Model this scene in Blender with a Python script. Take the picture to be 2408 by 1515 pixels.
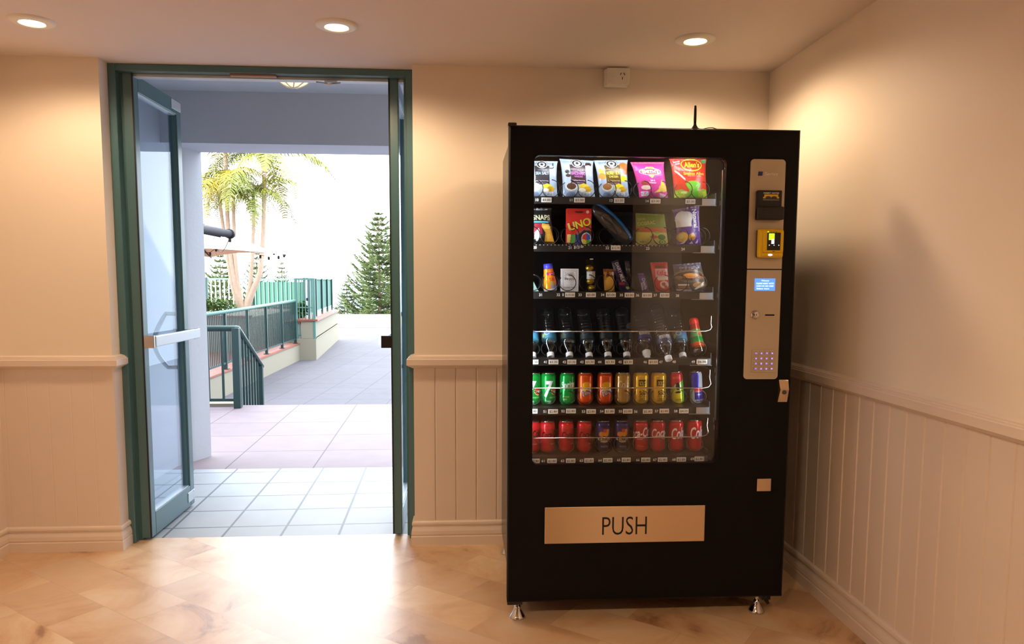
import bpy, bmesh, math, random
from mathutils import Vector, Matrix
from math import sin, cos, pi, radians, sqrt, atan2
random.seed(7)
scene = bpy.context.scene
COL = scene.collection
for _o in list(bpy.data.objects):
    bpy.data.objects.remove(_o)

# ------------------------------------------------------------------ camera
cam_data = bpy.data.cameras.new('camera')
cam = bpy.data.objects.new('camera', cam_data)
COL.objects.link(cam)
YAW, PITCH, ROLL = radians(3.7), radians(5.55), radians(0.26)
_f = Vector((sin(YAW) * cos(PITCH), cos(YAW) * cos(PITCH), -sin(PITCH)))
_r0 = Vector((cos(YAW), -sin(YAW), 0.0))
_u0 = _r0.cross(_f)
_r = _r0 * cos(ROLL) + _u0 * sin(ROLL)
_u = _r.cross(_f)
cam.matrix_world = Matrix(((_r.x, _u.x, -_f.x, 0.0), (_r.y, _u.y, -_f.y, 0.0),
                           (_r.z, _u.z, -_f.z, 1.30), (0, 0, 0, 1)))
cam_data.sensor_width = 36.0
cam_data.lens = 36.0 * 1780.0 / 2408.0
cam_data.shift_y = 77.5 / 2408.0
cam_data.clip_start = 0.05
cam_data.clip_end = 8000.0
scene.camera = cam

# ------------------------------------------------------------------ exposure, sky, sun
scene.view_settings.view_transform = 'Standard'
scene.view_settings.look = 'None'
scene.view_settings.exposure = 0.0
scene.cycles.max_bounces = 8
scene.cycles.transparent_max_bounces = 16
scene.view_settings.gamma = 1.0
scene.view_settings.use_curve_mapping = False
SKY_STRENGTH = 8.0
SUN_STRENGTH = 14.0
LAMP_POWER = 70.0
CASE_L, CASE_R, CASE_T = 2.8, 1.0, 1.35
LAMP_COLOR = (1.0, 0.725, 0.45)
world = bpy.data.worlds.new('sky')
scene.world = world
world.use_nodes = True
_bg = world.node_tree.nodes['Background']
_bg.inputs[0].default_value = (0.84, 0.92, 1.0, 1)
_bg.inputs[1].default_value = SKY_STRENGTH
sun_data = bpy.data.lights.new('sun', 'SUN')
sun_data.energy = SUN_STRENGTH
sun_data.angle = radians(0.6)
sun_data.color = (1.0, 0.93, 0.8)
sun = bpy.data.objects.new('sun', sun_data)
COL.objects.link(sun)
sun.rotation_euler = Vector((0.38, 0.72, -0.58)).to_track_quat('-Z', 'Y').to_euler()

# ------------------------------------------------------------------ materials
def lin(c):
    """sRGB 0..255 to linear rgb"""
    out = []
    for v in c:
        v = v / 255.0
        out.append(v / 12.92 if v <= 0.04045 else ((v + 0.055) / 1.055) ** 2.4)
    return tuple(out)

def new_mat(name):
    m = bpy.data.materials.new(name)
    m.use_nodes = True
    return m, m.node_tree.nodes, m.node_tree.links, m.node_tree.nodes['Principled BSDF']

def mat(name, rgb, rough=0.5, metal=0.0, bump=0.0, scale=60.0, vary=0.0, spec=0.5, emit=0.0, coat=0.0, aniso=0.0):
    m, n, l, b = new_mat(name)
    c = lin(rgb)
    b.inputs['Base Color'].default_value = (*c, 1)
    b.inputs['Roughness'].default_value = rough
    b.inputs['Metallic'].default_value = metal
    b.inputs['Specular IOR Level'].default_value = spec
    if coat:
        b.inputs['Coat Weight'].default_value = coat
        b.inputs['Coat Roughness'].default_value = 0.08
    if aniso:
        b.inputs['Anisotropic'].default_value = aniso
    if emit:
        b.inputs['Emission Color'].default_value = (*c, 1)
        b.inputs['Emission Strength'].default_value = emit
    if bump or vary:
        tc = n.new('ShaderNodeTexCoord')
        nz = n.new('ShaderNodeTexNoise')
        nz.inputs['Scale'].default_value = scale
        nz.inputs['Detail'].default_value = 3
        l.new(tc.outputs['Object'], nz.inputs['Vector'])
        if bump:
            bp = n.new('ShaderNodeBump')
            bp.inputs['Strength'].default_value = bump
            bp.inputs['Distance'].default_value = 0.004
            l.new(nz.outputs['Fac'], bp.inputs['Height'])
            l.new(bp.outputs['Normal'], b.inputs['Normal'])
        if vary:
            mx = n.new('ShaderNodeMix')
            mx.data_type = 'RGBA'
            mx.inputs[6].default_value = (*[v * (1 - vary) for v in c], 1)
            mx.inputs[7].default_value = (*[min(1, v * (1 + vary)) for v in c], 1)
            l.new(nz.outputs['Fac'], mx.inputs[0])
            l.new(mx.outputs[2], b.inputs['Base Color'])
    return m

def glass_mat(name, tint=(1, 1, 1), rough=0.0, ior=1.45):
    """clear sheet: what is behind shows through, Fresnel reflection on top"""
    m, n, l, b = new_mat(name)
    n.remove(b)
    out = n['Material Output']
    fr = n.new('ShaderNodeFresnel')
    ge = n.new('ShaderNodeNewGeometry')
    ex = n.new('ShaderNodeMath')
    ex.operation = 'MULTIPLY_ADD'
    ex.inputs[1].default_value = -2.0
    ex.inputs[2].default_value = 1.0
    pw = n.new('ShaderNodeMath')
    pw.operation = 'POWER'
    pw.inputs[0].default_value = ior
    l.new(ge.outputs['Backfacing'], ex.inputs[0])
    l.new(ex.outputs[0], pw.inputs[1])
    l.new(pw.outputs[0], fr.inputs['IOR'])   # same reflectance seen from either side of the sheet
    tr = n.new('ShaderNodeBsdfTransparent')
    tr.inputs['Color'].default_value = (*tint, 1)
    gl = n.new('ShaderNodeBsdfGlossy')
    gl.inputs['Roughness'].default_value = rough
    mx = n.new('ShaderNodeMixShader')
    l.new(fr.outputs[0], mx.inputs[0])
    l.new(tr.outputs[0], mx.inputs[1])
    l.new(gl.outputs[0], mx.inputs[2])
    l.new(mx.outputs[0], out.inputs['Surface'])
    return m

def art_mat(name, rough=0.3, metal=0.0, bump=0.0, scale=40.0, coat=0.0):
    """printed artwork read from the mesh colour attribute"""
    m, n, l, b = new_mat(name)
    at = n.new('ShaderNodeAttribute')
    at.attribute_name = 'art'
    l.new(at.outputs['Color'], b.inputs['Base Color'])
    b.inputs['Roughness'].default_value = rough
    b.inputs['Metallic'].default_value = metal
    if coat:
        b.inputs['Coat Weight'].default_value = coat
        b.inputs['Coat Roughness'].default_value = 0.1
    if bump:
        tc = n.new('ShaderNodeTexCoord')
        nz = n.new('ShaderNodeTexNoise')
        nz.inputs['Scale'].default_value = scale
        nz.inputs['Detail'].default_value = 2
        nz.inputs['Distortion'].default_value = 1.0
        bp = n.new('ShaderNodeBump')
        bp.inputs['Strength'].default_value = bump
        bp.inputs['Distance'].default_value = 0.01
        l.new(tc.outputs['Object'], nz.inputs['Vector'])
        l.new(nz.outputs['Fac'], bp.inputs['Height'])
        l.new(bp.outputs['Normal'], b.inputs['Normal'])
    return m

def tile_mat(name, tile, grout, size, loc, rot=0.0, rough=0.4, mortar=0.004, vary=0.05, offset=0.0, spec=0.5):
    m, n, l, b = new_mat(name)
    tc = n.new('ShaderNodeTexCoord')
    mp = n.new('ShaderNodeMapping')
    mp.inputs['Location'].default_value = loc
    mp.inputs['Rotation'].default_value = (0, 0, rot)
    br = n.new('ShaderNodeTexBrick')
    br.offset = offset
    br.squash = 1.0
    br.inputs['Scale'].default_value = 1.0
    br.inputs['Brick Width'].default_value = size
    br.inputs['Row Height'].default_value = size
    br.inputs['Mortar Size'].default_value = mortar
    br.inputs['Mortar Smooth'].default_value = 0.1
    c = lin(tile)
    br.inputs['Color1'].default_value = (*[v * (1 - vary) for v in c], 1)
    br.inputs['Color2'].default_value = (*[min(1, v * (1 + vary)) for v in c], 1)
    br.inputs['Mortar'].default_value = (*lin(grout), 1)
    l.new(tc.outputs['Object'], mp.inputs['Vector'])
    l.new(mp.outputs[0], br.inputs['Vector'])
    nz = n.new('ShaderNodeTexNoise')
    nz.inputs['Scale'].default_value = 6
    nz.inputs['Detail'].default_value = 6
    l.new(tc.outputs['Object'], nz.inputs['Vector'])
    mx = n.new('ShaderNodeMix')
    mx.data_type = 'RGBA'
    mx.blend_type = 'MULTIPLY'
    mx.inputs[0].default_value = 0.25
    l.new(br.outputs['Color'], mx.inputs[6])
    l.new(nz.outputs['Fac'], mx.inputs[7])
    l.new(mx.outputs[2], b.inputs['Base Color'])
    bp = n.new('ShaderNodeBump')
    bp.inputs['Strength'].default_value = 0.3
    bp.inputs['Distance'].default_value = 0.003
    bp.invert = True
    l.new(br.outputs['Fac'], bp.inputs['Height'])
    l.new(bp.outputs['Normal'], b.inputs['Normal'])
    b.inputs['Roughness'].default_value = rough
    b.inputs['Specular IOR Level'].default_value = spec
    return m

def marble_floor_mat():
    m, n, l, b = new_mat('marble_tile')
    tc = n.new('ShaderNodeTexCoord')
    mp = n.new('ShaderNodeMapping')
    mp.inputs['Rotation'].default_value = (0, 0, radians(38))
    mp.inputs['Location'].default_value = (0.12, 0.05, 0)
    l.new(tc.outputs['Object'], mp.inputs['Vector'])
    br = n.new('ShaderNodeTexBrick')
    br.offset = 0.5
    br.inputs['Scale'].default_value = 1.0
    br.inputs['Brick Width'].default_value = 0.44
    br.inputs['Row Height'].default_value = 0.22
    br.inputs['Mortar Size'].default_value = 0.0012
    br.inputs['Color1'].default_value = (0, 0, 0, 1)
    br.inputs['Color2'].default_value = (1, 1, 1, 1)
    br.inputs['Mortar'].default_value = (0.35, 0.35, 0.35, 1)
    l.new(mp.outputs[0], br.inputs['Vector'])
    # every tile shifts the veining so that it does not run across the joints
    ad = n.new('ShaderNodeVectorMath')
    ad.operation = 'MULTIPLY_ADD'
    ad.inputs[1].default_value = (7.0, 3.0, 5.0)
    l.new(br.outputs['Color'], ad.inputs[0])
    l.new(tc.outputs['Object'], ad.inputs[2])
    nz = n.new('ShaderNodeTexNoise')
    nz.inputs['Scale'].default_value = 2.3
    nz.inputs['Detail'].default_value = 8
    nz.inputs['Roughness'].default_value = 0.62
    nz.inputs['Distortion'].default_value = 0.9
    l.new(ad.outputs[0], nz.inputs['Vector'])
    rp = n.new('ShaderNodeValToRGB')
    e = rp.color_ramp.elements
    e[0].position, e[0].color = 0.33, (*lin((158, 116, 82)), 1)
    e[1].position, e[1].color = 0.72, (*lin((234, 212, 182)), 1)
    k = e.new(0.40); k.color = (*lin((208, 166, 124)), 1)
    k = e.new(0.52); k.color = (*lin((224, 190, 150)), 1)
    l.new(nz.outputs['Fac'], rp.inputs[0])
    mx = n.new('ShaderNodeMix')
    mx.data_type = 'RGBA'
    mx.inputs[7].default_value = (*lin((168, 124, 92)), 1)
    ml = n.new('ShaderNodeMapRange')       # only a few tiles are clearly darker
    ml.inputs['From Min'].default_value = 0.55
    ml.inputs['From Max'].default_value = 1.0
    ml.inputs['To Min'].default_value = 0.0
    ml.inputs['To Max'].default_value = 0.5
    sp = n.new('ShaderNodeSeparateColor')
    l.new(br.outputs['Color'], sp.inputs[0])
    l.new(sp.outputs[0], ml.inputs[0])
    l.new(ml.outputs[0], mx.inputs[0])
    l.new(rp.outputs[0], mx.inputs[6])
    mj = n.new('ShaderNodeMix')
    mj.data_type = 'RGBA'
    mj.inputs[7].default_value = (*lin((196, 162, 130)), 1)
    l.new(br.outputs['Fac'], mj.inputs[0])
    l.new(mx.outputs[2], mj.inputs[6])
    l.new(mj.outputs[2], b.inputs['Base Color'])
    b.inputs['Roughness'].default_value = 0.42
    b.inputs['Specular IOR Level'].default_value = 0.9
    b.inputs['Coat Weight'].default_value = 0.4
    b.inputs['Coat Roughness'].default_value = 0.32
    return m

M = {}
M['wall'] = mat('cream_wall_paint', (236, 223, 209), 0.55, bump=0.015, scale=180)
M['trim'] = mat('cream_gloss_paint', (228, 212, 200), 0.32)
M['ceiling'] = mat('ceiling_paint', (222, 208, 202), 0.8, bump=0.03, scale=120)
M['shade_wall'] = mat('shade_toned_paint', (120, 92, 70), 0.7)  # darkness of the room behind the camera put into the wall colour
M['floor'] = marble_floor_mat()
M['teal'] = mat('teal_frame_paint', (76, 112, 120), 0.28, bump=0.03, scale=30)
M['teal_out'] = mat('green_railing_paint', (22, 56, 54), 0.4)
M['mint'] = mat('pale_green_fence_paint', (84, 124, 116), 0.5)
M['gasket'] = mat('black_rubber', (14, 16, 18), 0.6)
M['alu'] = mat('brushed_aluminium', (196, 200, 206), 0.32, 1.0, bump=0.02, scale=300)
M['alu_white'] = mat('pale_anodised_bar', (196, 206, 214), 0.35, 0.3)
M['chrome'] = mat('chrome', (210, 210, 210), 0.08, 1.0)
M['door_glass'] = glass_mat('door_glass', (0.80, 0.88, 0.95), ior=1.6)
M['case_glass'] = glass_mat('display_glass', (0.97, 0.98, 0.98), ior=1.58)
M['pet'] = glass_mat('clear_plastic', (0.92, 0.95, 0.97), rough=0.12, ior=1.9)
M['black'] = mat('black_powder_coat', (7, 7, 9), 0.40, bump=0.4, scale=420, spec=0.16)
M['side_black'] = mat('black_side_panel', (12, 12, 13), 0.24, bump=0.08, scale=420, spec=0.6)
M['case_black'] = mat('dark_case_lining', (18, 17, 17), 0.5, spec=0.3)
M['shelf'] = mat('black_shelf_steel', (22, 21, 21), 0.42)
M['coil'] = mat('black_coil_wire', (24, 24, 26), 0.3, 0.3)
M['wire'] = mat('bright_wire', (214, 206, 198), 0.2, 1.0)
M['steel'] = mat('satin_steel', (226, 200, 168), 0.36, 1.0, aniso=0.95)
_n = M['steel'].node_tree
_tg = _n.nodes.new('ShaderNodeTangent')
_tg.direction_type = 'RADIAL'
_tg.axis = 'Z'
_n.links.new(_tg.outputs[0], _n.nodes['Principled BSDF'].inputs['Tangent'])
_n.nodes['Principled BSDF'].inputs['Anisotropic Rotation'].default_value = 0.25
M['panel'] = mat('champagne_panel', (196, 182, 160), 0.45, 0.35)
M['plastic_black'] = mat('black_plastic', (16, 15, 16), 0.35)
M['yellow'] = mat('yellow_plastic', (238, 196, 16), 0.35)
M['ink'] = mat('black_ink', (12, 12, 14), 0.6)
M['white'] = mat('white_plastic', (232, 228, 220), 0.4)
M['white_ink'] = mat('white_ink', (235, 235, 232), 0.6)
M['grey_ink'] = mat('grey_ink', (74, 74, 74), 0.6)
M['lcd'] = mat('blue_display', (88, 150, 255), 0.3, emit=1.1)
M['lcd_text'] = mat('display_lettering', (225, 238, 255), 0.3, emit=1.6)
M['lime'] = mat('green_display', (190, 255, 40), 0.3, emit=1.2)
M['hand'] = mat('display_white', (240, 245, 255), 0.3, emit=1.0)
M['key'] = mat('violet_lit_key', (150, 110, 214), 0.3, emit=0.55)
M['led'] = mat('case_light_diffuser', (235, 245, 255), 0.3, emit=3.0)
M['lamp_glow'] = mat('downlight_diffuser', (255, 226, 176), 0.3, emit=14.0)
M['porch_glow'] = mat('porch_lamp_glass', (255, 226, 170), 0.3, emit=1.6)
M['film'] = art_mat('printed_film', 0.28, 0.0, bump=0.35, scale=26)
M['card'] = art_mat('printed_card', 0.4)
M['can'] = art_mat('printed_can', 0.24, 0.35)
M['lid'] = mat('can_aluminium', (205, 205, 205), 0.22, 1.0)
M['cap'] = mat('white_cap', (226, 228, 232), 0.4)
M['porch'] = tile_mat('porch_tile', (164, 170, 178), (76, 84, 98), 0.2935, (1.02 + 0.1, -4.02 + 0.0, 0), radians(-1.6), 0.5, 0.0065, spec=0.45)
M['landing'] = tile_mat('landing_tile', (138, 123, 129), (96, 85, 91), 0.60, (0.3, 0.16, 0), radians(-1.6), 0.7, 0.005, spec=0.3)
M['terrace'] = tile_mat('terrace_tile', (94, 90, 97), (68, 66, 72), 0.60, (0.1, 0.0, 0), radians(4), 0.75, 0.006, spec=0.25)
M['red_tile'] = tile_mat('red_coping_tile', (150, 78, 60), (130, 106, 96), 0.24, (0, 0, 0), 0, 0.5, 0.006, 0.1)
M['render'] = mat('white_render', (190, 195, 202), 0.8, bump=0.25, scale=40)
M['cream'] = mat('cream_render', (142, 135, 118), 0.8, bump=0.15, scale=30)
M['soffit'] = mat('grey_beam_paint', (182, 190, 202), 0.8)
M['sea'] = mat('sea_water', (70, 130, 138), 0.35, vary=0.1, scale=0.02)
M['bark'] = mat('palm_trunk_bark', (186, 160, 138), 0.8, bump=0.4, scale=14, vary=0.2)
M['crown'] = mat('palm_crownshaft', (98, 110, 66), 0.6)
M['frond'] = mat('palm_leaf', (116, 122, 36), 0.5, vary=0.3, scale=3)
M['frond2'] = mat('palm_leaf_yellow', (150, 136, 44), 0.5, vary=0.3, scale=3)
M['pine'] = mat('pine_needles', (66, 80, 38), 0.7, vary=0.35, scale=1.5)
M['pine_bark'] = mat('pine_bark', (96, 74, 60), 0.9)
M['hedge'] = mat('hedge_leaves', (78, 106, 36), 0.6, vary=0.4, scale=9)
M['canvas'] = mat('cream_canvas', (206, 186, 164), 0.8)
M['dark_canvas'] = mat('dark_awning_canvas', (48, 38, 36), 0.8)
M['slate'] = mat('dark_grey_metal', (38, 36, 44), 0.7, spec=0.2)
M['cloth'] = mat('green_shade_cloth', (60, 104, 92), 0.8)

# ------------------------------------------------------------------ builders
class MB:
    """collects shapes and links them as ONE mesh object"""
    def __init__(s):
        s.v, s.f, s.mi, s.c, s.sm = [], [], [], {}, []

    def add(s, verts, faces, mi=0, smooth=False, M4=None):
        o = len(s.v)
        if M4 is not None:
            verts = [M4 @ Vector(p) for p in verts]
        s.v += [tuple(p) for p in verts]
        for f in faces:
            s.f.append(tuple(i + o for i in f))
            s.mi.append(mi)
            s.sm.append(smooth)
        return o

    def box(s, x0, x1, y0, y1, z0, z1, mi=0, M4=None):
        v = [(x0, y0, z0), (x1, y0, z0), (x1, y1, z0), (x0, y1, z0), (x0, y0, z1), (x1, y0, z1), (x1, y1, z1), (x0, y1, z1)]
        s.add(v, [(3, 2, 1, 0), (4, 5, 6, 7), (0, 1, 5, 4), (1, 2, 6, 5), (2, 3, 7, 6), (3, 0, 4, 7)], mi, False, M4)
        return s

    def bbox(s, x0, x1, y0, y1, z0, z1, r=0.003, mi=0, M4=None, seg=2):
        bm = bmesh.new()
        bmesh.ops.create_cube(bm, size=1.0)
        for q in bm.verts:
            q.co = Vector(((x0 + x1) / 2 + q.co.x * (x1 - x0), (y0 + y1) / 2 + q.co.y * (y1 - y0), (z0 + z1) / 2 + q.co.z * (z1 - z0)))
        bmesh.ops.bevel(bm, geom=bm.edges[:], offset=r, segments=seg, profile=0.5, affect='EDGES')
        bm.verts.index_update()
        s.add([q.co.copy() for q in bm.verts], [[q.index for q in f.verts] for f in bm.faces], mi, False, M4)
        bm.free()
        return s

    def prism(s, poly, z0, z1, mi=0, M4=None):
        """poly: (x, y) points counter-clockwise, extruded along z"""
        n = len(poly)
        v = [(x, y, z0) for x, y in poly] + [(x, y, z1) for x, y in poly]
        f = [tuple(range(n - 1, -1, -1)), tuple(range(n, 2 * n))]
        f += [(i, (i + 1) % n, n + (i + 1) % n, n + i) for i in range(n)]
        s.add(v, f, mi, False, M4)
        return s

    def lathe(s, prof, seg=32, mi=0, M4=None, smooth=True, cap0=True, cap1=True):
        """prof: (radius, z) from bottom to top"""
        v, f = [], []
        for r, z in prof:
            for k in range(seg):
                a = 2 * pi * k / seg
                v.append((r * cos(a), r * sin(a), z))
        for i in range(len(prof) - 1):
            for k in range(seg):
                k2 = (k + 1) % seg
                f.append((i * seg + k, i * seg + k2, (i + 1) * seg + k2, (i + 1) * seg + k))
        if cap0:
            f.append(tuple(range(seg - 1, -1, -1)))
        if cap1:
            b = (len(prof) - 1) * seg
            f.append(tuple(range(b, b + seg)))
        s.add(v, f, mi, smooth, M4)
        return s

    def tube(s, pts, r, seg=8, mi=0, closed=False, M4=None, cap=True):
        """round tube through points; r a number or one radius per point"""
        pts = [Vector(p) for p in pts]
        n = len(pts)
        rr = r if isinstance(r, (list, tuple)) else [r] * n
        v, f = [], []
        prev = None
        for i, p in enumerate(pts):
            if closed:
                t = (pts[(i + 1) % n] - pts[i - 1]).normalized()
            else:
                t = (pts[min(i + 1, n - 1)] - pts[max(i - 1, 0)]).normalized()
            if prev is None:
                a = Vector((0, 0, 1)) if abs(t.z) < 0.9 else Vector((1, 0, 0))
                nx = (a - t * a.dot(t)).normalized()
            else:
                nx = (prev - t * prev.dot(t))
                nx = nx.normalized() if nx.length > 1e-6 else t.orthogonal().normalized()
            prev = nx
            ny = t.cross(nx)
            for k in range(seg):
                a = 2 * pi * k / seg
                v.append(p + (nx * cos(a) + ny * sin(a)) * rr[i])
        m = n if closed else n - 1
        for i in range(m):
            j = (i + 1) % n
            for k in range(seg):
                k2 = (k + 1) % seg
                f.append((i * seg + k, i * seg + k2, j * seg + k2, j * seg + k))
        if cap and not closed:
            f.append(tuple(range(seg - 1, -1, -1)))
            f.append(tuple(range((n - 1) * seg, n * seg)))
        s.add(v, f, mi, True, M4)
        return s

    def build(s, name, m, parent=None, loc=None, rot=None):
        me = bpy.data.meshes.new(name)
        me.from_pydata(s.v, [], s.f)
        ms = m if isinstance(m, (list, tuple)) else [m]
        for q in ms:
            me.materials.append(q)
        me.polygons.foreach_set('material_index', s.mi)
        me.polygons.foreach_set('use_smooth', s.sm)
        if s.c:
            at = me.color_attributes.new('art', 'FLOAT_COLOR', 'POINT')
            data = [0.8, 0.8, 0.8, 1.0] * len(s.v)
            for i, c in s.c.items():
                data[4 * i:4 * i + 3] = c
            at.data.foreach_set('color', data)
        me.update()
        o = bpy.data.objects.new(name, me)
        COL.objects.link(o)
        if parent:
            o.parent = parent
        if loc:
            o.location = loc
        if rot:
            o.rotation_euler = rot
        return o

def empty(name, loc=(0, 0, 0), rot=None):
    o = bpy.data.objects.new(name, None)
    o.empty_display_size = 0.05
    COL.objects.link(o)
    o.location = loc
    if rot:
        o.rotation_euler = rot
    return o

def tag(o, label=None, cat=None, group=None, kind=None):
    if label:
        o['label'] = label
    if cat:
        o['category'] = cat
    if group:
        o['group'] = group
    if kind:
        o['kind'] = kind
    return o

def sweep(path, prof, right=True):
    """profile (out, z) carried along a plan polyline with mitred corners; out is measured to the right of travel"""
    n = len(path)
    sg = 1 if right else -1
    P = [Vector((x, y)) for x, y in path]
    nor = []
    for i in range(n - 1):
        d = (P[i + 1] - P[i]).normalized()
        nor.append(Vector((d.y, -d.x)) * sg)
    off = []
    for i in range(n):
        if i == 0:
            off.append(nor[0])
        elif i == n - 1:
            off.append(nor[-1])
        else:
            a, b = nor[i - 1], nor[i]
            off.append((a + b) / (1 + a.dot(b)))
    v, f = [], []
    m = len(prof)
    for i in range(n):
        for o, z in prof:
            q = P[i] + off[i] * o
            v.append((q.x, q.y, z))
    for i in range(n - 1):
        for k in range(m):
            k2 = (k + 1) % m
            f.append((i * m + k, i * m + k2, (i + 1) * m + k2, (i + 1) * m + k))
    f.append(tuple(range(m)))
    f.append(tuple(range((n - 1) * m + m - 1, (n - 1) * m - 1, -1)))
    return v, f

# ------------------------------------------------------------------ lettering
_text_cache = {}
def text2d(s, bold=0.0, shear=0.0):
    """flat outline mesh of a string: unit cap height, centred; returns verts, faces, width"""
    bold = min(bold, 0.022)
    key = (s, bold, shear)
    if key in _text_cache:
        return _text_cache[key]
    cu = bpy.data.curves.new('lettering', 'FONT')
    cu.body = s
    cu.size = 1.0
    cu.resolution_u = 3
    cu.offset = bold
    cu.shear = shear
    ob = bpy.data.objects.new('lettering', cu)
    COL.objects.link(ob)
    dg = bpy.context.evaluated_depsgraph_get()
    dg.update()
    ev = ob.evaluated_get(dg)
    me = ev.to_mesh()
    bm = bmesh.new()
    bm.from_mesh(me)
    ev.to_mesh_clear()
    bmesh.ops.triangulate(bm, faces=bm.faces[:])
    for _ in range(3):                       # fine enough to lie on curved packs and cans
        lng = [e for e in bm.edges if e.calc_length() > 0.16]
        if not lng:
            break
        bmesh.ops.subdivide_edges(bm, edges=lng, cuts=1)
        bmesh.ops.triangulate(bm, faces=bm.faces[:])
    bm.verts.index_update()
    vs = [(p.co.x, p.co.y) for p in bm.verts]
    fs = [tuple(p.index for p in q.verts) for q in bm.faces]
    bm.free()
    bpy.data.objects.remove(ob)
    bpy.data.curves.remove(cu)
    if not vs:
        vs = [(0, 0)]
    x0, x1 = min(p[0] for p in vs), max(p[0] for p in vs)
    k = 1 / 0.70
    out = ([((p[0] - (x0 + x1) / 2) * k, (p[1] - 0.35) * k) for p in vs], fs, (x1 - x0) * k)
    _text_cache[key] = out
    return out

def put_text(mb, s, cx, cz, h, y, width=None, bold=0.0, shear=0.0, rot=0.0, mi=0, color=None, surf=None):
    """lettering facing -y in the xz plane (or laid on surf(x, z) -> point)"""
    vs, fs, w = text2d(s, bold, shear)
    sx = h if width is None else width / w
    c, n = cos(rot), sin(rot)
    pts = []
    for a, b in vs:
        a, b = a * sx, b * h
        x, z = cx + a * c - b * n, cz + a * n + b * c
        pts.append(surf(x, z) if surf else (x, y, z))
    o = mb.add(pts, fs, mi)
    if color is not None:
        lc = lin(color)
        for i in range(len(pts)):
            mb.c[o + i] = lc

# ------------------------------------------------------------------ the room
CEIL = 2.305
D = 3.668                      # inner face of the back wall
XL, XR = -2.18, 1.475          # left and right walls
OL, OR = -1.655, -0.236        # door opening

def struct(name, mb, m, **kw):
    o = mb.build(name, m, **kw)
    o['kind'] = 'structure'
    return o

struct('floor', MB().box(-4.2, 4.6, -6.2, 3.826, -0.12, 0.0), M['floor'])
mb = MB().box(-4.2, 4.6, -6.2, D + 0.22, CEIL, CEIL + 0.12)
struct('ceiling', mb, M['ceiling'])
struct('wall_back_left', MB().box(XL - 0.15, OL, D, D + 0.22, 0, CEIL), M['wall'])
struct('wall_back_right', MB().box(OR, XR + 0.15, D, D + 0.22, 0, CEIL), M['wall'])
struct('wall_right', MB().box(XR, XR + 0.15, -1.0, D, 0, CEIL), M['wall'])
struct('wall_left', MB().box(XL - 0.15, XL, -2.4, D, 0, CEIL), M['wall'])
mb = MB()
mb.box(-4.2, 4.6, -6.2, -6.05, 0, CEIL)
mb.box(-4.2, -4.05, -6.05, -2.4, 0, CEIL)
mb.box(-4.05, XL, -2.4, -2.28, 0, CEIL)
mb.box(4.45, 4.6, -6.05, -1.0, 0, CEIL)
mb.box(XR + 0.15, 4.6, -1.0, -0.88, 0, CEIL)
struct('wall_rear', mb, M['shade_wall'])

BASE = [(0, 0), (0.022, 0), (0.022, 0.044), (0.0185, 0.048), (0.021, 0.056), (0.0195, 0.072), (0.014, 0.088), (0.011, 0.094),
        (0.016, 0.098), (0.018, 0.106), (0.0165, 0.115), (0.011, 0.121), (0.0, 0.122)]
RAIL = [(0, 0.880), (0.010, 0.880), (0.018, 0.886), (0.030, 0.892), (0.036, 0.897), (0.036, 0.924), (0.031, 0.927), (0.031, 0.931),
        (0.024, 0.933), (0.024, 0.937), (0.012, 0.940), (0.0, 0.944)]
path_l = [(XL, -2.4), (XL, D), (OL, D), (OL, D + 0.088)]
path_r = [(OR, D + 0.088), (OR, D), (XR, D), (XR, -1.0)]
for nm, prof, path in (('baseboard_left', BASE, path_l), ('baseboard_right', BASE, path_r),
                       ('trim_1', RAIL, path_l), ('trim_2', RAIL, path_r)):
    mb = MB()
    v, f = sweep(path, prof)
    mb.add(v, f)
    struct(nm, mb, M['trim'])

def wainscot(segs, wide=0.003):
    """V-grooved boarding, 6 mm proud, one 0.1 m board after another along each straight run"""
    mb = MB()
    for (x0, y0), (x1, y1), nx, ny, off, depth in segs:
        L = math.hypot(x1 - x0, y1 - y0)
        dx, dy = (x1 - x0) / L, (y1 - y0) / L
        pts = [(0.0, 0.0)]
        s = off
        top = 0.006
        pts.append((0.0, top))
        while s < L - 0.004:
            if s > 0.004:
                pts += [(s - wide, top), (s, top - depth), (s + wide, top)]
            s += 0.1005
        pts += [(L, top), (L, 0.0)]
        poly = [(x0 + dx * a + nx * b, y0 + dy * a + ny * b) for a, b in pts]
        n = len(poly)
        v = [(x, y, 0.1) for x, y in poly] + [(x, y, 0.89) for x, y in poly]
        f = [(i, i + 1, n + i + 1, n + i) for i in range(n - 1)]
        mb.add(v, f)
        mb.add(v, [(i + 0, n + i, n + i + 1, i + 1) for i in range(0)])
    return mb
struct('trim_3', wainscot([((XL, D), (OL + 0.004, D), 0, -1, 0.03, 0.0006), ((OL, D), (OL, D + 0.085), 1, 0, 0.5, 0.001),
                           ((XL, -2.4), (XL, D), 1, 0, 0.05, 0.0006)]), M['trim'])
struct('trim_4', wainscot([((OR - 0.004, D), (XR, D), 0, -1, 0.104, 0.0055), ((XR, D), (XR, -1.0), -1, 0, 0.07, 0.0055)], 0.0048), M['trim'])

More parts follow.
